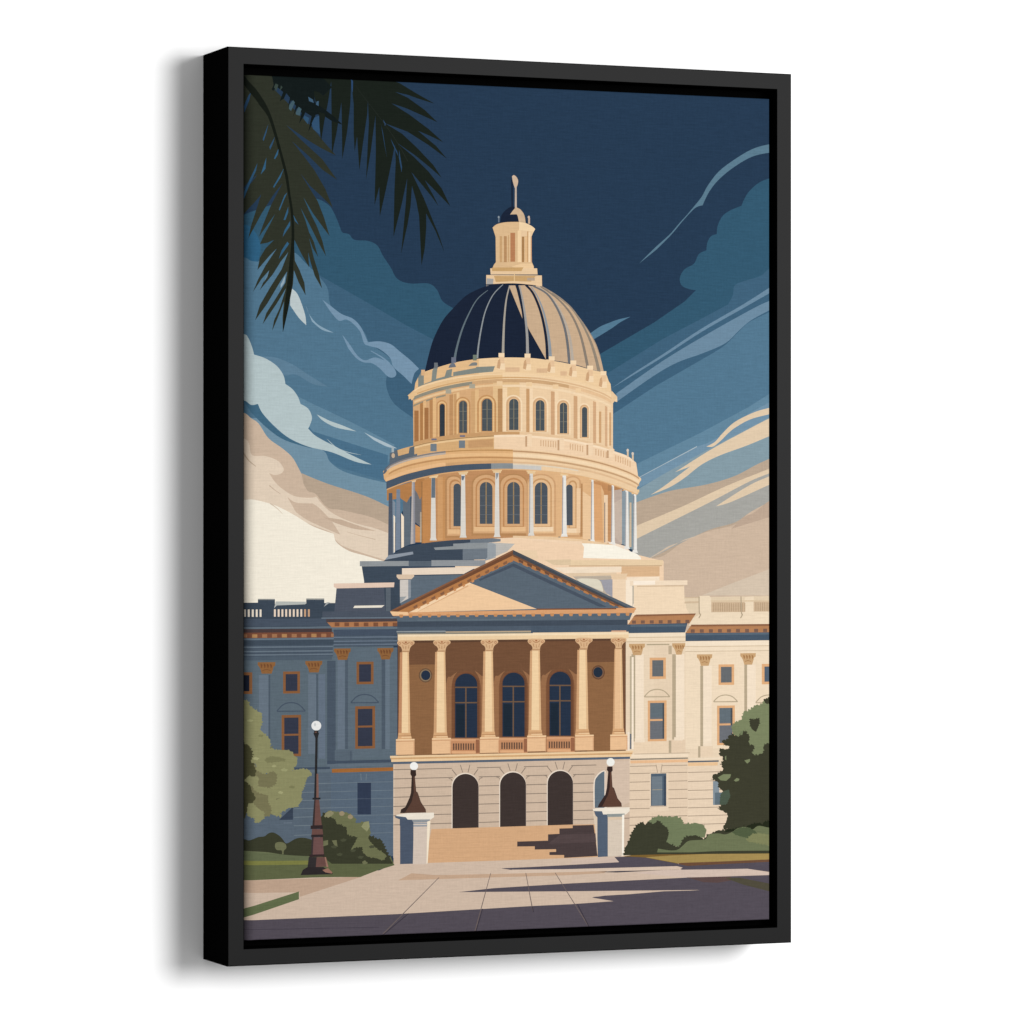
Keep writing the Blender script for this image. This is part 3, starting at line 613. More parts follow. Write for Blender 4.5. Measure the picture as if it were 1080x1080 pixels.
# print's paving shadows
SH='#534c56'
poly(SH,"648,903.8 664,903.5 681,904.5 712,910.4 725,913.3 760,911.5 830,908 830,921 812,919.7 788,916.2 720,917.6 714,915 660,915.8 600,916.8 540,917.6 528,915.8 560,914.4 620,911.2 653,909.2")
poly('#cdb7a4',"604,907 648,904.6 652.5,909.4 620,911 600,911.6")
poly('#d5bfa7',"540,917.2 600,916.6 714,913.5 720,915 718,916.4 640,919.2 530,921.5")
poly('#c4a485',"434,921 460,923 540,921.3 600,919.8 640,918.5 636,922 540,924.8 420,928.5")
poly('#3f3d49',"629,919.6 650,918.7 717,917.2 700,918.2 650,920.2")
poly(G0,"590,923.5 700,917.6 788,916.3 812,920.3 812,923.2 724,925.8 600,930.8 560,932")
poly('#d0bba9',"668,920.5 700,917.6 788,916.3 812,920.3 812,923.2 724,925.8")
poly(SH,"483,941 520,936.8 600,931.8 724,925.6 812,922.9 830,922 830,960 700,955 624,946 648,944.6 740,938.7 660,939.4 600,940 520,940.6")
poly(G0,"560,942 600,940 738,938.6 660,941.5 625,946.2 648,950.4 560,955")
poly('#5c4745',"724,925.4 770,924.5 775,928 757,931 742,930.4")
poly('#4f4a3a',"765,925.8 780,925.6 812,932 830,934 830,942 812,939.8 785,933.4 770,928")
poly(SH,"235,972.5 258,970.9 420,964 560,955.6 620,952.8 648,950.6 624,946.6 700,940 860,936 860,1040 205,1040 205,972.5")
poly(SH,"625,946.4 638,944.6 742,938.5 830,936 830,960 650,960 600,953.8 648,950.4")
poly('#4f4a3a',"780,926.2 812,932.5 830,936 830,943 812,940.2 790,934.5 772,928.8")
JG='#6d5f5c'
for a,b in (("463,925.5","404,985"),("517.5,921","501,982"),("554.5,920.5","562,961"),("585.5,920.5","622,979")): stroke(JG,f"{a} {b}",.6,1.0,True)
for a_,b_ in (("431,963.4","404,986"),("509,958.4","501.5,984"),("561.5,956","562.5,962"),("609,953.5","622.5,980")): stroke('#3c3640',f"{a_} {b_}",.8,1.0,True)
stroke('#443e49',"258,980.6 400,978",.7,.7,True);stroke('#443e49',"235,981 258,980.6",.7,.7,True)
# ------------------------------------------------------------------ LEFT SHRUBS
F1,F2,F3='#3a3c2b','#8b8a5e','#6d6f4e'
sm(F1,"235,886! 257,885.5 263,886.5 272,883 279,882 283,879 288,878 294,881 298,885 301,889 304,889 312,884.5 320,883.5 330,886 340,890! 340,903! 325,903 300,901.5 278,898.5 235,897!")
sm(F3,"290,893 291,889 296,888 301,890 302,894.5 299.5,897 299,901! 297.5,901! 297,897 292,896.5")
leafy(F1,"338,902! 338,862 343,857 352,856 362,864 370,869 378,872 388,880 395,884 402,886 406,895 411,905 414,911! 350,911!",1.4,4.5,3)
leafy('#6c6f4b',"346,855 352,855.5 358,857 365,856.5 371,860 376,864 374,868 380,868 384,867 388,868 391,878 388,884 392,890 398,896 405,900 408,903 404,907 396,905 387,903 383,898 382,893 376,893 370,896 375,888 377,883 370,881 366,879 366,873 360,869 355,869 354,864 349,862",.9,4,7)
leafy('#8b8663',"344,857 349,855 352,858 347,862 342,861",.6,3,8);disc('#99896a',360.5,858,3,2.6,8);disc('#99896a',369.5,861.5,2.8,2.6,8)
poly('#8f9067',"384,867 389,866 390,872 387,877 381,872");poly(F3,"341,887 346,886 346,891 341,892.5");poly(F3,"350,886.5 355,886 356,893 353,892")
leafy(F3,"382,909 385,907.5 388,910.5 383,911.5",.4,3,9)
# left tree
poly('#77734f',"282,808 295,808 295,822 282,822");leafy('#77734f',"255,775! 266,790 268,806 276,816 292,817 294,824 284,836 286,846 288,857 282,861 262,858 255,850!",1.2,5,11)
leafy('#4a492f',"235,770! 257,781 264,788 268,797 266,804 270,812 268,822 264,826 266,836 270,842 262,850 259,862 235,864!",1.3,5,14)
leafy(F2,"235,742! 256,738 262,740 264,745 269,749 276,752 276,763 274,769 279,774 285,780 285,787 290,791 302,791 309,793 310,797 314,799 313,806 310,809 308,813 318,811 325,812 329,816 324,820 321,828 318,835 318,845 313,851 305,852 299,855 295,858 297,861 290,860 286,858 287,852 283,845 283,839 276,837 270,834 266,829 262,826 258,823 262,819 272,819 273,822 271,829 285,832 292,827 293,817 288,813 278,816 271,812 270,806 265,803 268,796 266,789 258,783 235,775!",1.1,4.2,5)
leafy(F2,"262,848 266,847 270,851 278,857 279,862 274,867 269,868 269,863 262,861 261,856",.9,3.4,12)
leafy('#7b7a52',"282,799 288,797.6 300,800 301,802.6 290,803.6 283,804.6 279,802.6",.7,3,13)
stroke('#6f6f4c',"291,843 295,841.6",1.2,.4);stroke('#6f6f4c',"285,789 288,786.8",1.8,.6)
for x,y,r_,c in ((270,800,2.2,'#a3a272'),(300,812,2.4,'#9a9a6b'),(308,830,2,'#7c7b52'),(275,776,1.8,'#7c7b52'),(296,836,1.8,'#a3a272'),(264,760,2,'#9c9c6c'),(289,808,1.6,'#a3a272')):
    leafy(c,f"{x-r_*1.6},{y} {x-r_*.3},{y-r_*.8} {x+r_*1.5},{y-r_*.2} {x+r_*.8},{y+r_*.7} {x-r_*.6},{y+r_*.6}",.4,2.2,int(x*7))
for x,y in ((352,893),(362,886),(372,897),(392,893),(358,901),(380,904)):
    leafy('#4a4d38',f"{x-3},{y} {x},{y-1.4} {x+3.4},{y-.6} {x+2},{y+1.4} {x-1},{y+1.6}",.4,2,int(x))
for x,y in ((780,812),(795,824),(772,834),(790,846),(803,852),(778,856),(802,806),(768,806)):
    leafy('#474a35',f"{x-3},{y} {x},{y-1.6} {x+3.6},{y-.6} {x+2},{y+1.6} {x-1},{y+1.8}",.5,2,int(x))
for x,y in ((784,762),(803,748),(793,752),(806,775),(776,770),(803,786)):
    leafy('#8a916a',f"{x-3},{y} {x},{y-1.6} {x+3.6},{y-.6} {x+2},{y+1.6} {x-1},{y+1.8}",.5,2,int(x))
# lamp post
LP,LD='#6b4a44','#2b2a2c'
disc('#e9e9e6',333.6,765.4,5.2,5.2,20);disc('#c9cccd',332.2,764.2,1.2,2,8)
Q(LD,331.2,770.4,335.8,775);Q('#6b4b40',332,771.5,334,774.5);poly(LD,"330.4,773 336.6,773 335,778.5 334.6,816 332,816 332.6,778.5")
poly(LD,"332,816 334.6,816 335,843 331.2,843");poly('#7d5a50',"333.8,816 335.8,816 336.2,843 333.6,843")
R(LD,329.6,841.4,338,843.4);poly(LP,"331.4,843.4 336.6,843.4 339.4,871 330,871");poly('#3a3030',"331.4,843.4 332.8,843.4 331.6,871 329.4,871")
R('#33292a',327.6,870.6,340.4,874.4);poly(LP,"329.2,874.4 340,874.4 341,881 328.6,881");R('#33292a',328.2,880.4,340.8,883)
poly('#6f4e4b',"329.4,883 340.4,883 341.6,901.6 328.4,901.6");poly('#3d3434',"328.8,883 330.8,883 329.8,901.6 328,901.6");R('#372b2b',326.4,901.4,342.2,904)
poly(LP,"333.6,904 343.4,904 345.6,913.6 333,914.6");poly('#332f30',"325.6,904 334,904 333,914.6 324.4,914.6");poly('#9a705f',"342.4,904 343.8,904 346.4,914.6 344.4,914.6")
poly('#2f2a2b',"317,923 319.4,917.4 324.6,914.4 341,914.4 350.6,920.4 350.8,922 330,922.6");poly('#9a6e5c',"340,917.6 346,915.6 350.6,920 350,921.4 343,920")
# ------------------------------------------------------------------ GATE PIERS WITH GLOBE LAMPS
disc('#f3f1ec',436.6,808,4.3,4.3,18)
poly('#3a2c27',"433,812 438.6,812 439,817.6 437.6,819.2 439,834.6 440.6,836 444,846 449,853.6 449.4,857 422,857.6 423,853.6 427.6,851 432,841 433.4,835.8 434.2,818.8 432.8,816.4")
poly('#5c4034',"436,819 437.4,819 438.8,835 440.4,836.6 443.6,846 449,854 449.2,857 427,857.4 434,846 436.4,836")
poly('#495a71',"421.6,861 436,861 436,911 421.8,911.4");poly('#4d6079',"416.6,860.4 430,860.4 432,864 421,864 417,862.4")
poly('#ece1cf',"418,859.4 430,857.6 457.6,857 457.8,861.8 454,864.6 430,864.4 428,861.8 418,860.6")
poly('#8f9397',"434,864.4 453.6,864.2 452.6,867.6 436.4,868");poly('#d3c3b0',"436.4,867.6 450.6,867.4 450,911.4 435.4,911.4")
poly('#8c99a5',"436,868.2 450.6,868 450.4,871.6 436,871.8");Q('#dccdb9',436,869.2,450,870.2);poly('#f3e6c8',"450.6,866.4 454,865.6 451,910.6 449.8,911")
poly('#cfb89e',"415.6,871 422,871 422,911 415,911")
disc('#edece4',644,803.8,4.3,4.3,18)
poly('#3a2a27',"640.4,808.4 646,808.4 646.2,812.6 645,814.2 646,830 647.6,831 651.4,842 655.4,847 655.8,850.8 630.4,851.4 632,847.6 638.4,838 640,831 641.4,814 640,812")
poly('#5f4033',"643.4,814.4 644.8,814.4 645.8,830.6 647.2,831.6 651,842 655.2,847.4 655.4,850.6 635,851 641.4,838 643,831")
poly('#50627b',"626.4,855 641,854.8 641,903.2 630.6,904 629.4,864");poly('#d9c7ac',"625,855 628,860 630,862 630,904 629,890 627.5,872")
poly('#ece0cd',"625,853 634,852 664,851.4 664,855.6 660,859 636,859 635,855.6 626,855.4")
poly('#8d9491',"640,858.6 659,858 657.8,862.6 641,863");poly('#d6c7b0',"641,862.6 656,862.4 656,902.6 641,903.6")
poly('#d9c3a3',"641,861.6 656,861.4 656,864.6 641,864.8");poly('#f5ecdc',"656,859.6 658.4,859 658,901.8 656,902.6")
# ------------------------------------------------------------------ RIGHT TREE + SHRUBS
leafy('#6f7a56',"684,866 690,862 696,861 704,862 712,861 719,864 721,869 728,869 734,868 741,870 745,875 744,881 737,885 725,886 716,893 704,892 690,880",1.3,4.5,21)
leafy('#3c3d2d',"658,902! 660,893 664,886 667,877 672,870 677,867 681,870 684,866 688,869 695,866 699,870 704,874 705,880 703,888 708,891 716,894 721,885 726,882 734,881 742,885 748,880 757,876 764,876 772,872 782,869 790,871 797,865 803,863 808,865 818,862 830,862! 830,900! 700,901!",1.3,4.5,22)
sm('#262b1c',"764,878! 770,871 777,869 784,870 787,874! 789,869 796,865.6 802,868 804,870! 807,864.5 812,863 830,862! 830,878! 800,876 780,876!")
sm('#6b7350',"693,899! 694,895! 700,896 708,897 715,896 720,892 726,887 735,886 744,885 748,880 758,879 765,880 773,877 777,874 785,872 793,875 800,871 812,873 830,874! 830,897! 760,897.6 730,899!")
leafy('#4e5a3d',"772,878 780,873 790,873 797,877 800,882 790,884 780,882",.7,4,25)
leafy('#7d8055',"787,886 793,880 801,879 808,880 812,881 830,880! 830,891! 812,892 800,889 790,888",.8,4,26)
leafy('#79825c',"830,728! 812,733 808,737 802,742 795,744 789,748 782,752 782,759 774,761 771,768 774,778 772,784 778,792 790,796 797,800 812,793 830,790!",1.3,4.2,31)
leafy('#3d3d2d',"830,782! 812,783 806,784 804,795 794,795 797,787 790,784 791,777 787,769 781,772 779,777 774,774 771,773 766,779 761,781 763,786 769,787 766,790 759,789 758,795 762,800 759,806 763,811 757,815 752,817 750,822 757,825 757,830 762,834 762,840 760,848 756,853 763,856 767,859 766,866 763,871 763,876 775,874 800,868 812,866 830,866!",1.2,4.2,33)
poly('#79825c',"757,820 763,816.5 771,816.5 770,820 766,823.5 760,823");poly('#79825c',"785,802 791,800.4 791,803 788,805.4")
poly('#79825c',"774,823 777,820.5 780,821.5 779,823.5 776,824.4");poly('#79825c',"764.5,798 766,797 766,802 764.8,801")
leafy('#3d3d2d',"791,758 795,759 801,757 801,762 799,768 797,772 793,769 791,764",.9,3,34);leafy('#3d3d2d',"805,738 812,735.5 812,742 808,742",.7,3,35)
poly('#6f7a56',"781,771.4 784,770.4 783,775 780.6,775.4");leafy('#4a5848',"760,838 764,834 769,833 770,840 766,848 759,849",.7,3,36)
def greyer(c):                      # the building's blue inks are a slate rather than a clear blue
    r,g,b=(int(c[k:k+2],16) for k in (1,3,5))
    if b>r+8 and g+b>150: r,g,b=(round(v+((r+g+b)/3-v)*.2) for v in (r,g,b)); r,g,b=round(r*.97),round(g*.97),round(b*.97)
    return '#%02x%02x%02x'%(r,g,b)
S[B0:]=[(greyer(c),p) for c,p in S[B0:]]
# ------------------------------------------------------------------ PALM FRONDS
PA,PBk,PS,PM='#2f3328','#1b221c','#181d17','#141c1c'
poly(PA,"235,40 285,70 290,95 310,115 330,135 342,150 354.4,164 340,157 325,148 312,139 302,132 316,146 328,157 340,168 355.6,189.7 340,179 325,164 308,149 320,164 332,180 343,199 351,219 338,206 327,196 317,183 325,196 335,212 342,230 347.6,249 338,236 330,225 320,208 326,222 334,238 340,254 344,270.6 336,256 327,238 317,219 322,232 326,245 331,255 335.6,271 330,262 326,251 331,272 336,288 339.7,304.4 332,291 328,278 325,266 326,282 318,268 310,252 311,275 316,285 321,298 322.4,311.5 315,298 310,285 309,300 304,325 298.3,350 298,335 299.5,318 293,335 287,349 289,338 295,325 301.6,304 292,320 277,342 281,330 290,316 301,298 303,286 295,298 282,320 269,338 274,322 285,303 297,284 304,266 296,276 288,289 274,306 278,297 284,285 276,294 266.8,308 272,295 280,280 292,262 284,270 271.5,284.7 274,272 280,262 289,253 282,256 274,257.5 279,247 284,238 290,226 280,240 273,250 277,238 286,216 298,193 288,206 276,225 268,240 262,251.7 265,238 270,222 275.5,205 268,214 257,225.7 235,245 235,215 257,200 265,193 271.5,184 262,192 250,205 235,215")
poly('#2b5476',"257,203 266,184 271.5,172 270,180 263,196 257,210")
poly('#2a4a6c',"257,112 262,101 265,97 263,106 258,118")
for q in ("277,147 281,136 283,131 281,140 278,149","284,155 290,144 288,151 285,158","289,167 294,156 293,163 290,168","288,197 298,180 300,176 296,187 289,198","294,221 300,206 303,203 299,212 295,222","299,232 304,218 304,224 301,232","298,250 306,238 306,233 300,243","294,273 305,257 303,255 297,264","281,166 275,184 280,178","309,226 315,237 311,233","328,284 325,272 329,281"):
    poly('#2f5d7f' if float(q.split()[0].split(',')[1])>160 else '#2c4f70',q)
poly('#8fa6b4',"296,300 301,290 300,298 296,304");poly('#5b8099',"281,290 284,285 282,292 278,298")
pth=crv("256,80 260,87 268,97 277,110 284,122 290,140 297,165 302,185 305,205 308,225 309,250 307.5,275 305.5,300 302,325 298.3,350",4)
wd=[5,6,7,6.4,3.6,3,2.8,3,2.6,2.6,3,4.2,5.4,4.4,.3]
def ribbon(c,pt,wd,n):
    L=[];Rt=[]
    for i,(x,y) in enumerate(pt):
        f=i/n;k=min(int(f),len(wd)-2);w=(wd[k]+(wd[k+1]-wd[k])*(f-k))/2
        xa,ya=pt[max(i-1,0)];xb,yb=pt[min(i+1,len(pt)-1)];dx,dy=xb-xa,yb-ya;l=math.hypot(dx,dy)
        L.append((x-dy/l*w,y+dx/l*w));Rt.append((x+dy/l*w,y-dx/l*w))
    add(c,L+Rt[::-1])
ribbon(PS,pth,wd,4)
# upper right frond
poly(PBk,"322,60 331,100 336,120 338.7,149 342,128 346,108 349.3,86 349.6,115 350,163.5 355,140 360,108 360.4,120 361,168 366,140 369.5,110 370.5,85 373,110 373,140 374,160 376.6,144 379,179.6 383,150 387.4,120 388,106 389,130 386,190 391,160 396,122 396.4,160 395,216.5 398.6,203 400,197 400.6,228.5 407,200 412,176 416.6,152 417.4,170 416,200 415,250 420,230 424,214 429.5,188 428,214 423,268 430,236 433,218 434.5,196 439,212 442,228 444.6,280 448,262 449.6,240 449.4,225 459,243 468.7,265.8 463,248 456.7,233 447,209 434,181.6 446,196 455,207 462.7,217.7 457,206 448,190 461,203 475,217.7 466,199 452,181 436,165 418,150 438,164 454,177 466,187.6 457,174 440,156 424,141 406,130 430,139 452,153 471.6,167.6 460,154 441,138 453,143 467.5,150 452,136 432,121 413,109 428,114 446,122 461.5,129 448,116 430,103 417,97 430,100 444,105 458.5,109.4 440,99 422,88 414,84 414,60")
poly('#2c4a70',"404,126 407,131 406,133");poly('#2a4870',"370,80 372.4,86 372,98 370.8,92")
for q in ("402,132 404,140 408,166.5 405,150","412,146 419,160 420,165 414,152","421,158 424,176 423.6,182 420.6,166"):
    poly('#274566',q)
stroke('#262c27',"375,90 382,100 396,118 408,134 420,152 430,170",.3,.6)
# dark stubby frond between them
poly(PM,"285,70 335,76 350,92 341,101 336,97 331,96 332,108 338,112 350,121 361.8,131.8 350,127.6 342,122.4 335,120.6 333,121 331,127 325,139.6 327.4,128 328.6,122.6 322,118.4 320.6,122 315.4,130.6 318,119 313.6,113.6 309.2,122.8 312.2,111.6 307,105.6 303.4,114.6 305.8,103 302,98.4 299.4,104 295,106.8 298.6,97 292,91.6 288,96 286.6,94 288.6,89.6")
poly('#3b5a74',"325,102 330,105 331,108.6 326,106.6");poly('#3b5a74',"334,107 336.2,106.6 336,112 333,110")
poly('#3f5a66',"305,111 309,105.6 311,108 307,117 304.8,115");poly('#3f5a66',"312,118.6 315,112.6 318,115 316,122 312,120.6")
poly('#2c4f6e',"320,125 321,121.6 326,124.4 324.6,131");poly('#2e4f70',"328.8,130 331.6,124 336.6,122 337.6,142 330,136")
poly(PBk,"336.4,118 342.8,120 341,134 338.7,149 337,134")
for q in ("289,92 290.6,88 293.6,89.4 291.6,96","296.4,90 298,92 295,96"): poly('#37453f',q)
# ================================================================== GEOMETRY
HM = (1.02171688, -2.10253068e-16, -244.346628, -0.0476326212, 0.972825653, -36.5131528, -9.23020122e-05, -1.6397215e-19)
def rectify(x, y):
    d = HM[6] * x + HM[7] * y + 1
    return ((HM[0] * x + HM[1] * y + HM[2]) / d, (HM[3] * x + HM[4] * y + HM[5]) / d)

def lin(h):                         # sRGB ink -> linear, slightly muted as printed on cloth
    rgb = [int(h[k:k + 2], 16) / 255 for k in (1, 3, 5)]
    y = .3 * rgb[0] + .59 * rgb[1] + .11 * rgb[2]
    rgb = [q + (y - q) * .11 for q in rgb]
    if rgb[0] > .72 and rgb[0] - rgb[2] > .12: rgb[1] *= .988
    out = []
    for k in (1, 3, 5):
        c = rgb[(k - 1) // 2]
        out.append(c / 12.92 if c <= .04045 else ((c + .055) / 1.055) ** 2.4)
    return out

def at(u, v, n=0.0):                # u right, v down from the frame's top-left corner, n out of the frame face
    return Vector((u, -DEPTH - n, TOP - v))

def principled(name, col, rough, spec):
    m = bpy.data.materials.new(name); m.use_nodes = True
    p = m.node_tree.nodes['Principled BSDF']
    p.inputs['Base Color'].default_value = (*col, 1)
    p.inputs['Roughness'].default_value = rough
    p.inputs['Specular IOR Level'].default_value = spec
    return m, m.node_tree, p

# wall: smooth white paint with a very faint roller texture
m_wall, nt, p = principled('white_wall_paint', (.9, .9, .9), .9, .1)
tx = nt.nodes.new('ShaderNodeTexNoise'); tx.inputs['Scale'].default_value = 260; tx.inputs['Detail'].default_value = 3
tc = nt.nodes.new('ShaderNodeTexCoord'); nt.links.new(tc.outputs['Object'], tx.inputs['Vector'])
bp = nt.nodes.new('ShaderNodeBump'); bp.inputs['Strength'].default_value = .04; bp.inputs['Distance'].default_value = .001
nt.links.new(tx.outputs['Fac'], bp.inputs['Height']); nt.links.new(bp.outputs['Normal'], p.inputs['Normal'])

# frame: satin charcoal face; sides and rebate coloured blacker to carry their shade
def frame_mat(name, col, rough, spec, var):
    m, nt, p = principled(name, col, rough, spec)
    tx = nt.nodes.new('ShaderNodeTexNoise'); tx.inputs['Scale'].default_value = 900; tx.inputs['Detail'].default_value = 4
    tc = nt.nodes.new('ShaderNodeTexCoord'); nt.links.new(tc.outputs['Object'], tx.inputs['Vector'])
    r = nt.nodes.new('ShaderNodeValToRGB')
    r.color_ramp.elements[0].position = .3; r.color_ramp.elements[1].position = .7
    r.color_ramp.elements[0].color = tuple(c * (1 - var) for c in col) + (1,)
    r.color_ramp.elements[1].color = tuple(c * (1 + var) for c in col) + (1,)
    nt.links.new(tx.outputs['Fac'], r.inputs['Fac']); nt.links.new(r.outputs['Color'], p.inputs['Base Color'])
    return m
m_face = frame_mat('charcoal_frame_face', (.0055, .0055, .0056), .5, .08, .06)
m_side = frame_mat('shaded_black_frame_side', (.0012, .0012, .0012), .9, .0, .2)
m_back = frame_mat('black_backing', (.0012, .0012, .0012), .95, .0, .2)

# canvas: ink colours per face, woven cloth relief
m_can = bpy.data.materials.new('printed_canvas'); m_can.use_nodes = True
nt = m_can.node_tree; p = nt.nodes['Principled BSDF']
p.inputs['Roughness'].default_value = .85; p.inputs['Specular IOR Level'].default_value = .0
ca = nt.nodes.new('ShaderNodeVertexColor'); ca.layer_name = 'ink'
tc = nt.nodes.new('ShaderNodeTexCoord')
def nz(scale, vec_scale, detail=3):
    mp = nt.nodes.new('ShaderNodeMapping'); mp.inputs['Scale'].default_value = vec_scale
    nt.links.new(tc.outputs['Object'], mp.inputs['Vector'])
    t = nt.nodes.new('ShaderNodeTexNoise'); t.inputs['Scale'].default_value = scale; t.inputs['Detail'].default_value = detail
    nt.links.new(mp.outputs['Vector'], t.inputs['Vector']); return t.outputs['Fac']
def mth(op, a, b):
    n_ = nt.nodes.new('ShaderNodeMath'); n_.operation = op
    for i, q in enumerate((a, b)):
        if isinstance(q, (int, float)): n_.inputs[i].default_value = q
        else: nt.links.new(q, n_.inputs[i])
    return n_.outputs[0]
weft = nz(60, (1, 1, 14)); warp = nz(60, (14, 1, 1)); grain = nz(420, (1, 1, 1), 2)
thr = mth('ADD', mth('ADD', mth('MULTIPLY', weft, .5), mth('MULTIPLY', warp, .25)), mth('MULTIPLY', grain, .25))
bw = nt.nodes.new('ShaderNodeRGBToBW'); nt.links.new(ca.outputs['Color'], bw.inputs[0])
depth = mth('SUBTRACT', .95, mth('MULTIPLY', mth('POWER', bw.outputs[0], .5), .68))   # the weave shows most in dark inks
shade = mth('ADD', mth('MULTIPLY', mth('SUBTRACT', thr, .5), depth), 1.0)
vm = nt.nodes.new('ShaderNodeVectorMath'); vm.operation = 'SCALE'
nt.links.new(ca.outputs['Color'], vm.inputs[0]); nt.links.new(shade, vm.inputs['Scale'])
nt.links.new(vm.outputs[0], p.inputs['Base Color'])
bp = nt.nodes.new('ShaderNodeBump'); bp.inputs['Strength'].default_value = .08; bp.inputs['Distance'].default_value = .0006
nt.links.new(thr, bp.inputs['Height']); nt.links.new(bp.outputs['Normal'], p.inputs['Normal'])

def link(name, me, mats, parent=None):
    o = bpy.data.objects.new(name, me)
    for m in mats: me.materials.append(m)
    scene.collection.objects.link(o)
    if parent: o.parent = parent; o.matrix_parent_inverse = parent.matrix_world.inverted()
    return o

# ---- wall
me = bpy.data.meshes.new('wall')
me.from_pydata([(-6, 0, 0), (7, 0, 0), (7, 0, 4), (-6, 0, 4), (-6, .12, 0), (7, .12, 0), (7, .12, 4), (-6, .12, 4)], [],
               [(0, 1, 2, 3), (5, 4, 7, 6), (4, 0, 3, 7), (1, 5, 6, 2), (3, 2, 6, 7), (4, 5, 1, 0)])
wall = link('wall', me, [m_wall]); wall['kind'] = 'structure'

# ---- the picture
pic = bpy.data.objects.new('framed_canvas_print', None)
scene.collection.objects.link(pic)
pic.location = at(FW / 2, FH, -DEPTH); bpy.context.view_layer.update()
pic['label'] = 'canvas print of a domed capitol in a deep black frame on the white wall'
pic['category'] = 'picture'

# frame rails: mitred lengths of one profile.  profile = (inset from outer edge, n, material of the strip that follows)
IN = .0180; RB = .0009
prof = [(0, -.0830, 1), (0, -RB, 1), (RB, 0, 0), (IN - .0006, 0, 1), (IN, -.0006, 1), (IN, -.030, 1), (IN, -.0826, 1)]
def rail(a, b, along, inward):
    """mitred rail from outer corner a to outer corner b (u,v)"""
    vs = []; fs = []; mi = []
    k = len(prof)
    for end, (cu, cv), s in ((0, a, 1), (1, b, -1)):
        for (i, n, m) in prof:
            vs.append(at(cu + inward[0] * i + along[0] * s * i, cv + inward[1] * i + along[1] * s * i, n) - pic.location)
    for j in range(k - 1):
        fs.append((j, j + 1, k + j + 1, k + j)); mi.append(prof[j][2])
    fs.append((k - 1, 0, k, 2 * k - 1)); mi.append(1)
    me = bpy.data.meshes.new('frame_rail'); me.from_pydata(vs, [], fs)
    for f, m in zip(me.polygons, mi): f.material_index = m
    bm = bmesh.new(); bm.from_mesh(me); bmesh.ops.recalc_face_normals(bm, faces=bm.faces); 
    c = sum((v.co for v in bm.verts), Vector()) / len(bm.verts)
    bm.to_mesh(me); bm.free()
    o = bpy.data.objects.new('frame_rail', me); me.materials.append(m_face); me.materials.append(m_side)
    scene.collection.objects.link(o); o.parent = pic
    return o
rail((0, 0), (FW, 0), (1, 0), (0, 1))
rail((0, FH), (FW, FH), (1, 0), (0, -1))
rail((0, 0), (0, FH), (0, 1), (1, 0))
rail((FW, 0), (FW, FH), (0, 1), (-1, 0))

# backing board closing the rebate behind the canvas
CN = -.003                          # canvas face sits this far behind the frame face
WRAP = .024
def box(name, u0, v0, u1, v1, n0, n1, mat):
    c = [at(u, v, n) - pic.location for n in (n0, n1) for (u, v) in ((u0, v0), (u1, v0), (u1, v1), (u0, v1))]
    me = bpy.data.meshes.new(name)
    me.from_pydata(c, [], [(0, 1, 2, 3), (7, 6, 5, 4), (0, 4, 5, 1), (1, 5, 6, 2), (2, 6, 7, 3), (3, 7, 4, 0)])
    me.materials.append(mat); o = bpy.data.objects.new(name, me); scene.collection.objects.link(o); o.parent = pic
    bm = bmesh.new(); bm.from_mesh(me); bmesh.ops.recalc_face_normals(bm, faces=bm.faces); bm.to_mesh(me); bm.free()
    return o
box('backing_board', IN + .0004, IN + .0004, FW - IN - .0004, FH - IN - .0004, -.0829, CN - .0215, m_back)

# ---- canvas: flatten the ink shapes into one planar mesh, then wrap it round the stretcher's rounded edges
U0, U1, V0, V1 = .0186, .6322, .0284, .9386     # canvas outline: pushed close to the left rail
RL, RAD = .0140, .0016     # the left edge is rounder, its radius widened to soften its shading
LU0, LU1, LV0, LV1 = U0 - WRAP + RL, U1 + WRAP - RAD, V0 - WRAP + RAD, V1 + WRAP - RAD

import numpy as np
rings = []; cols = []; verts = []; edges = []
for col, pts in S:
    ring = []
    for x, y in pts:
        q = rectify(x, y)
        if not ring or (abs(q[0] - ring[-1][0]) + abs(q[1] - ring[-1][1])) > .02: ring.append(q)
    if len(ring) > 2 and abs(ring[0][0] - ring[-1][0]) + abs(ring[0][1] - ring[-1][1]) < .02: ring.pop()
    if len(ring) < 3: continue
    b0 = len(verts); k = len(ring)
    verts += [Vector(q) for q in ring]
    edges += [(b0 + i, b0 + (i + 1) % k) for i in range(k)]
    rings.append(np.array(ring)); cols.append(lin(col))
ov, oe, of, vo, eo, fo = geometry.delaunay_2d_cdt(verts, edges, [], 0, 1e-3)
ovn = np.array([(q.x, q.y) for q in ov])
cen = np.array([ovn[list(f)].mean(axis=0) for f in of])
top_ink = np.full(len(of), -1)
order = np.argsort(cen[:, 0]); cx_sorted = cen[order, 0]
for i, r in enumerate(rings):                   # topmost ink shape that covers each triangle (winding rule)
    lo, hi = np.searchsorted(cx_sorted, (r[:, 0].min(), r[:, 0].max()))
    idx = order[lo:hi]
    idx = idx[(cen[idx, 1] >= r[:, 1].min()) & (cen[idx, 1] <= r[:, 1].max())]
    if not len(idx): continue
    px, py = cen[idx, 0], cen[idx, 1]
    w = np.zeros(len(idx), int)
    for (x0, y0), (x1, y1) in zip(r, np.roll(r, -1, axis=0)):
        side = (x1 - x0) * (py - y0) - (px - x0) * (y1 - y0)
        w += ((y0 <= py) & (y1 > py) & (side > 0)).astype(int) - ((y0 > py) & (y1 <= py) & (side < 0)).astype(int)
    top_ink[idx[w != 0]] = i
bm = bmesh.new()
ink = bm.faces.layers.int.new('ink_id')
bv = [bm.verts.new((q[0] / 1000, q[1] / 1000, 0)) for q in ovn]
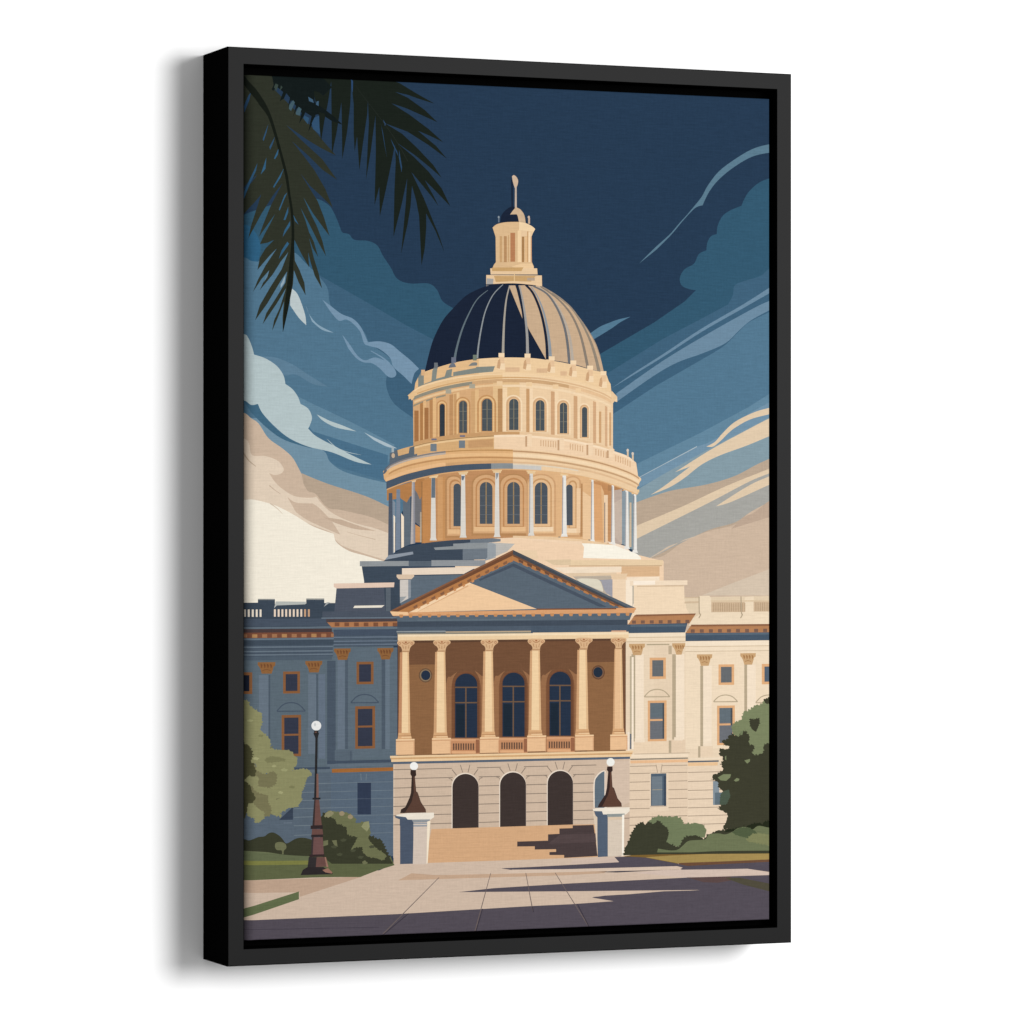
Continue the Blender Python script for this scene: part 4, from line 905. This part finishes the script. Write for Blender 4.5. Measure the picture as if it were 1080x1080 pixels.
for f, i in zip(of, top_ink):
    if i < 0: continue
    try: nf = bm.faces.new([bv[j] for j in f])
    except ValueError: continue
    nf[ink] = int(i)
def cut(axis, val):
    co = [0, 0, 0]; no = [0, 0, 0]; co[axis] = val; no[axis] = 1
    bmesh.ops.bisect_plane(bm, geom=bm.verts[:] + bm.edges[:] + bm.faces[:], plane_co=co, plane_no=no)
def trim(axis, val, outer):
    co = [0, 0, 0]; no = [0, 0, 0]; co[axis] = val; no[axis] = 1
    bmesh.ops.bisect_plane(bm, geom=bm.verts[:] + bm.edges[:] + bm.faces[:], plane_co=co, plane_no=no, clear_outer=outer, clear_inner=not outer)
trim(0, LU0, False); trim(0, LU1, True); trim(1, LV0, False); trim(1, LV1, True)
for k in range(13): cut(0, U0 + RL - RL * math.pi / 2 * k / 12)
for k in range(5):
    s = RAD * math.pi / 2 * k / 4
    cut(0, U1 - RAD + s); cut(1, V0 + RAD - s); cut(1, V1 - RAD + s)
def fold(t, lo, hi, rl):
    for edge, sgn, r in ((lo + rl, -1, rl), (hi - RAD, 1, RAD)):
        s = (t - edge) * sgn
        if s > 0:
            if s < r * math.pi / 2: return edge + sgn * r * math.sin(s / r), r * (1 - math.cos(s / r))
            return edge + sgn * r, r + s - r * math.pi / 2
    return t, 0.0
for v in bm.verts:
    u, du = fold(v.co.x, U0, U1, RL); w, dw = fold(v.co.y, V0, V1, RAD)
    v.co = at(u, w, CN - max(du, dw)) - pic.location
for f in bm.faces:
    f.normal_update()
bmesh.ops.recalc_face_normals(bm, faces=bm.faces)
if sum(f.normal.y * f.calc_area() for f in bm.faces) > 0: bmesh.ops.reverse_faces(bm, faces=bm.faces[:])
me = bpy.data.meshes.new('canvas')
ids = [f[ink] for f in bm.faces]
bm.to_mesh(me); bm.free()
at_ = me.color_attributes.new('ink', 'FLOAT_COLOR', 'CORNER')
buf = [0.0] * (len(me.loops) * 4)
for pl, i in zip(me.polygons, ids):
    c = [min(.97, q / E_PRINT) for q in cols[i]]
    pl.use_smooth = True
    for li in pl.loop_indices: buf[li * 4:li * 4 + 4] = [c[0], c[1], c[2], 1.0]
at_.data.foreach_set('color', buf)
me.materials.append(m_can)
can = bpy.data.objects.new('canvas', me)
scene.collection.objects.link(can); can.parent = pic
print('canvas faces', len(me.polygons), 'area', sum(p_.area for p_ in me.polygons))
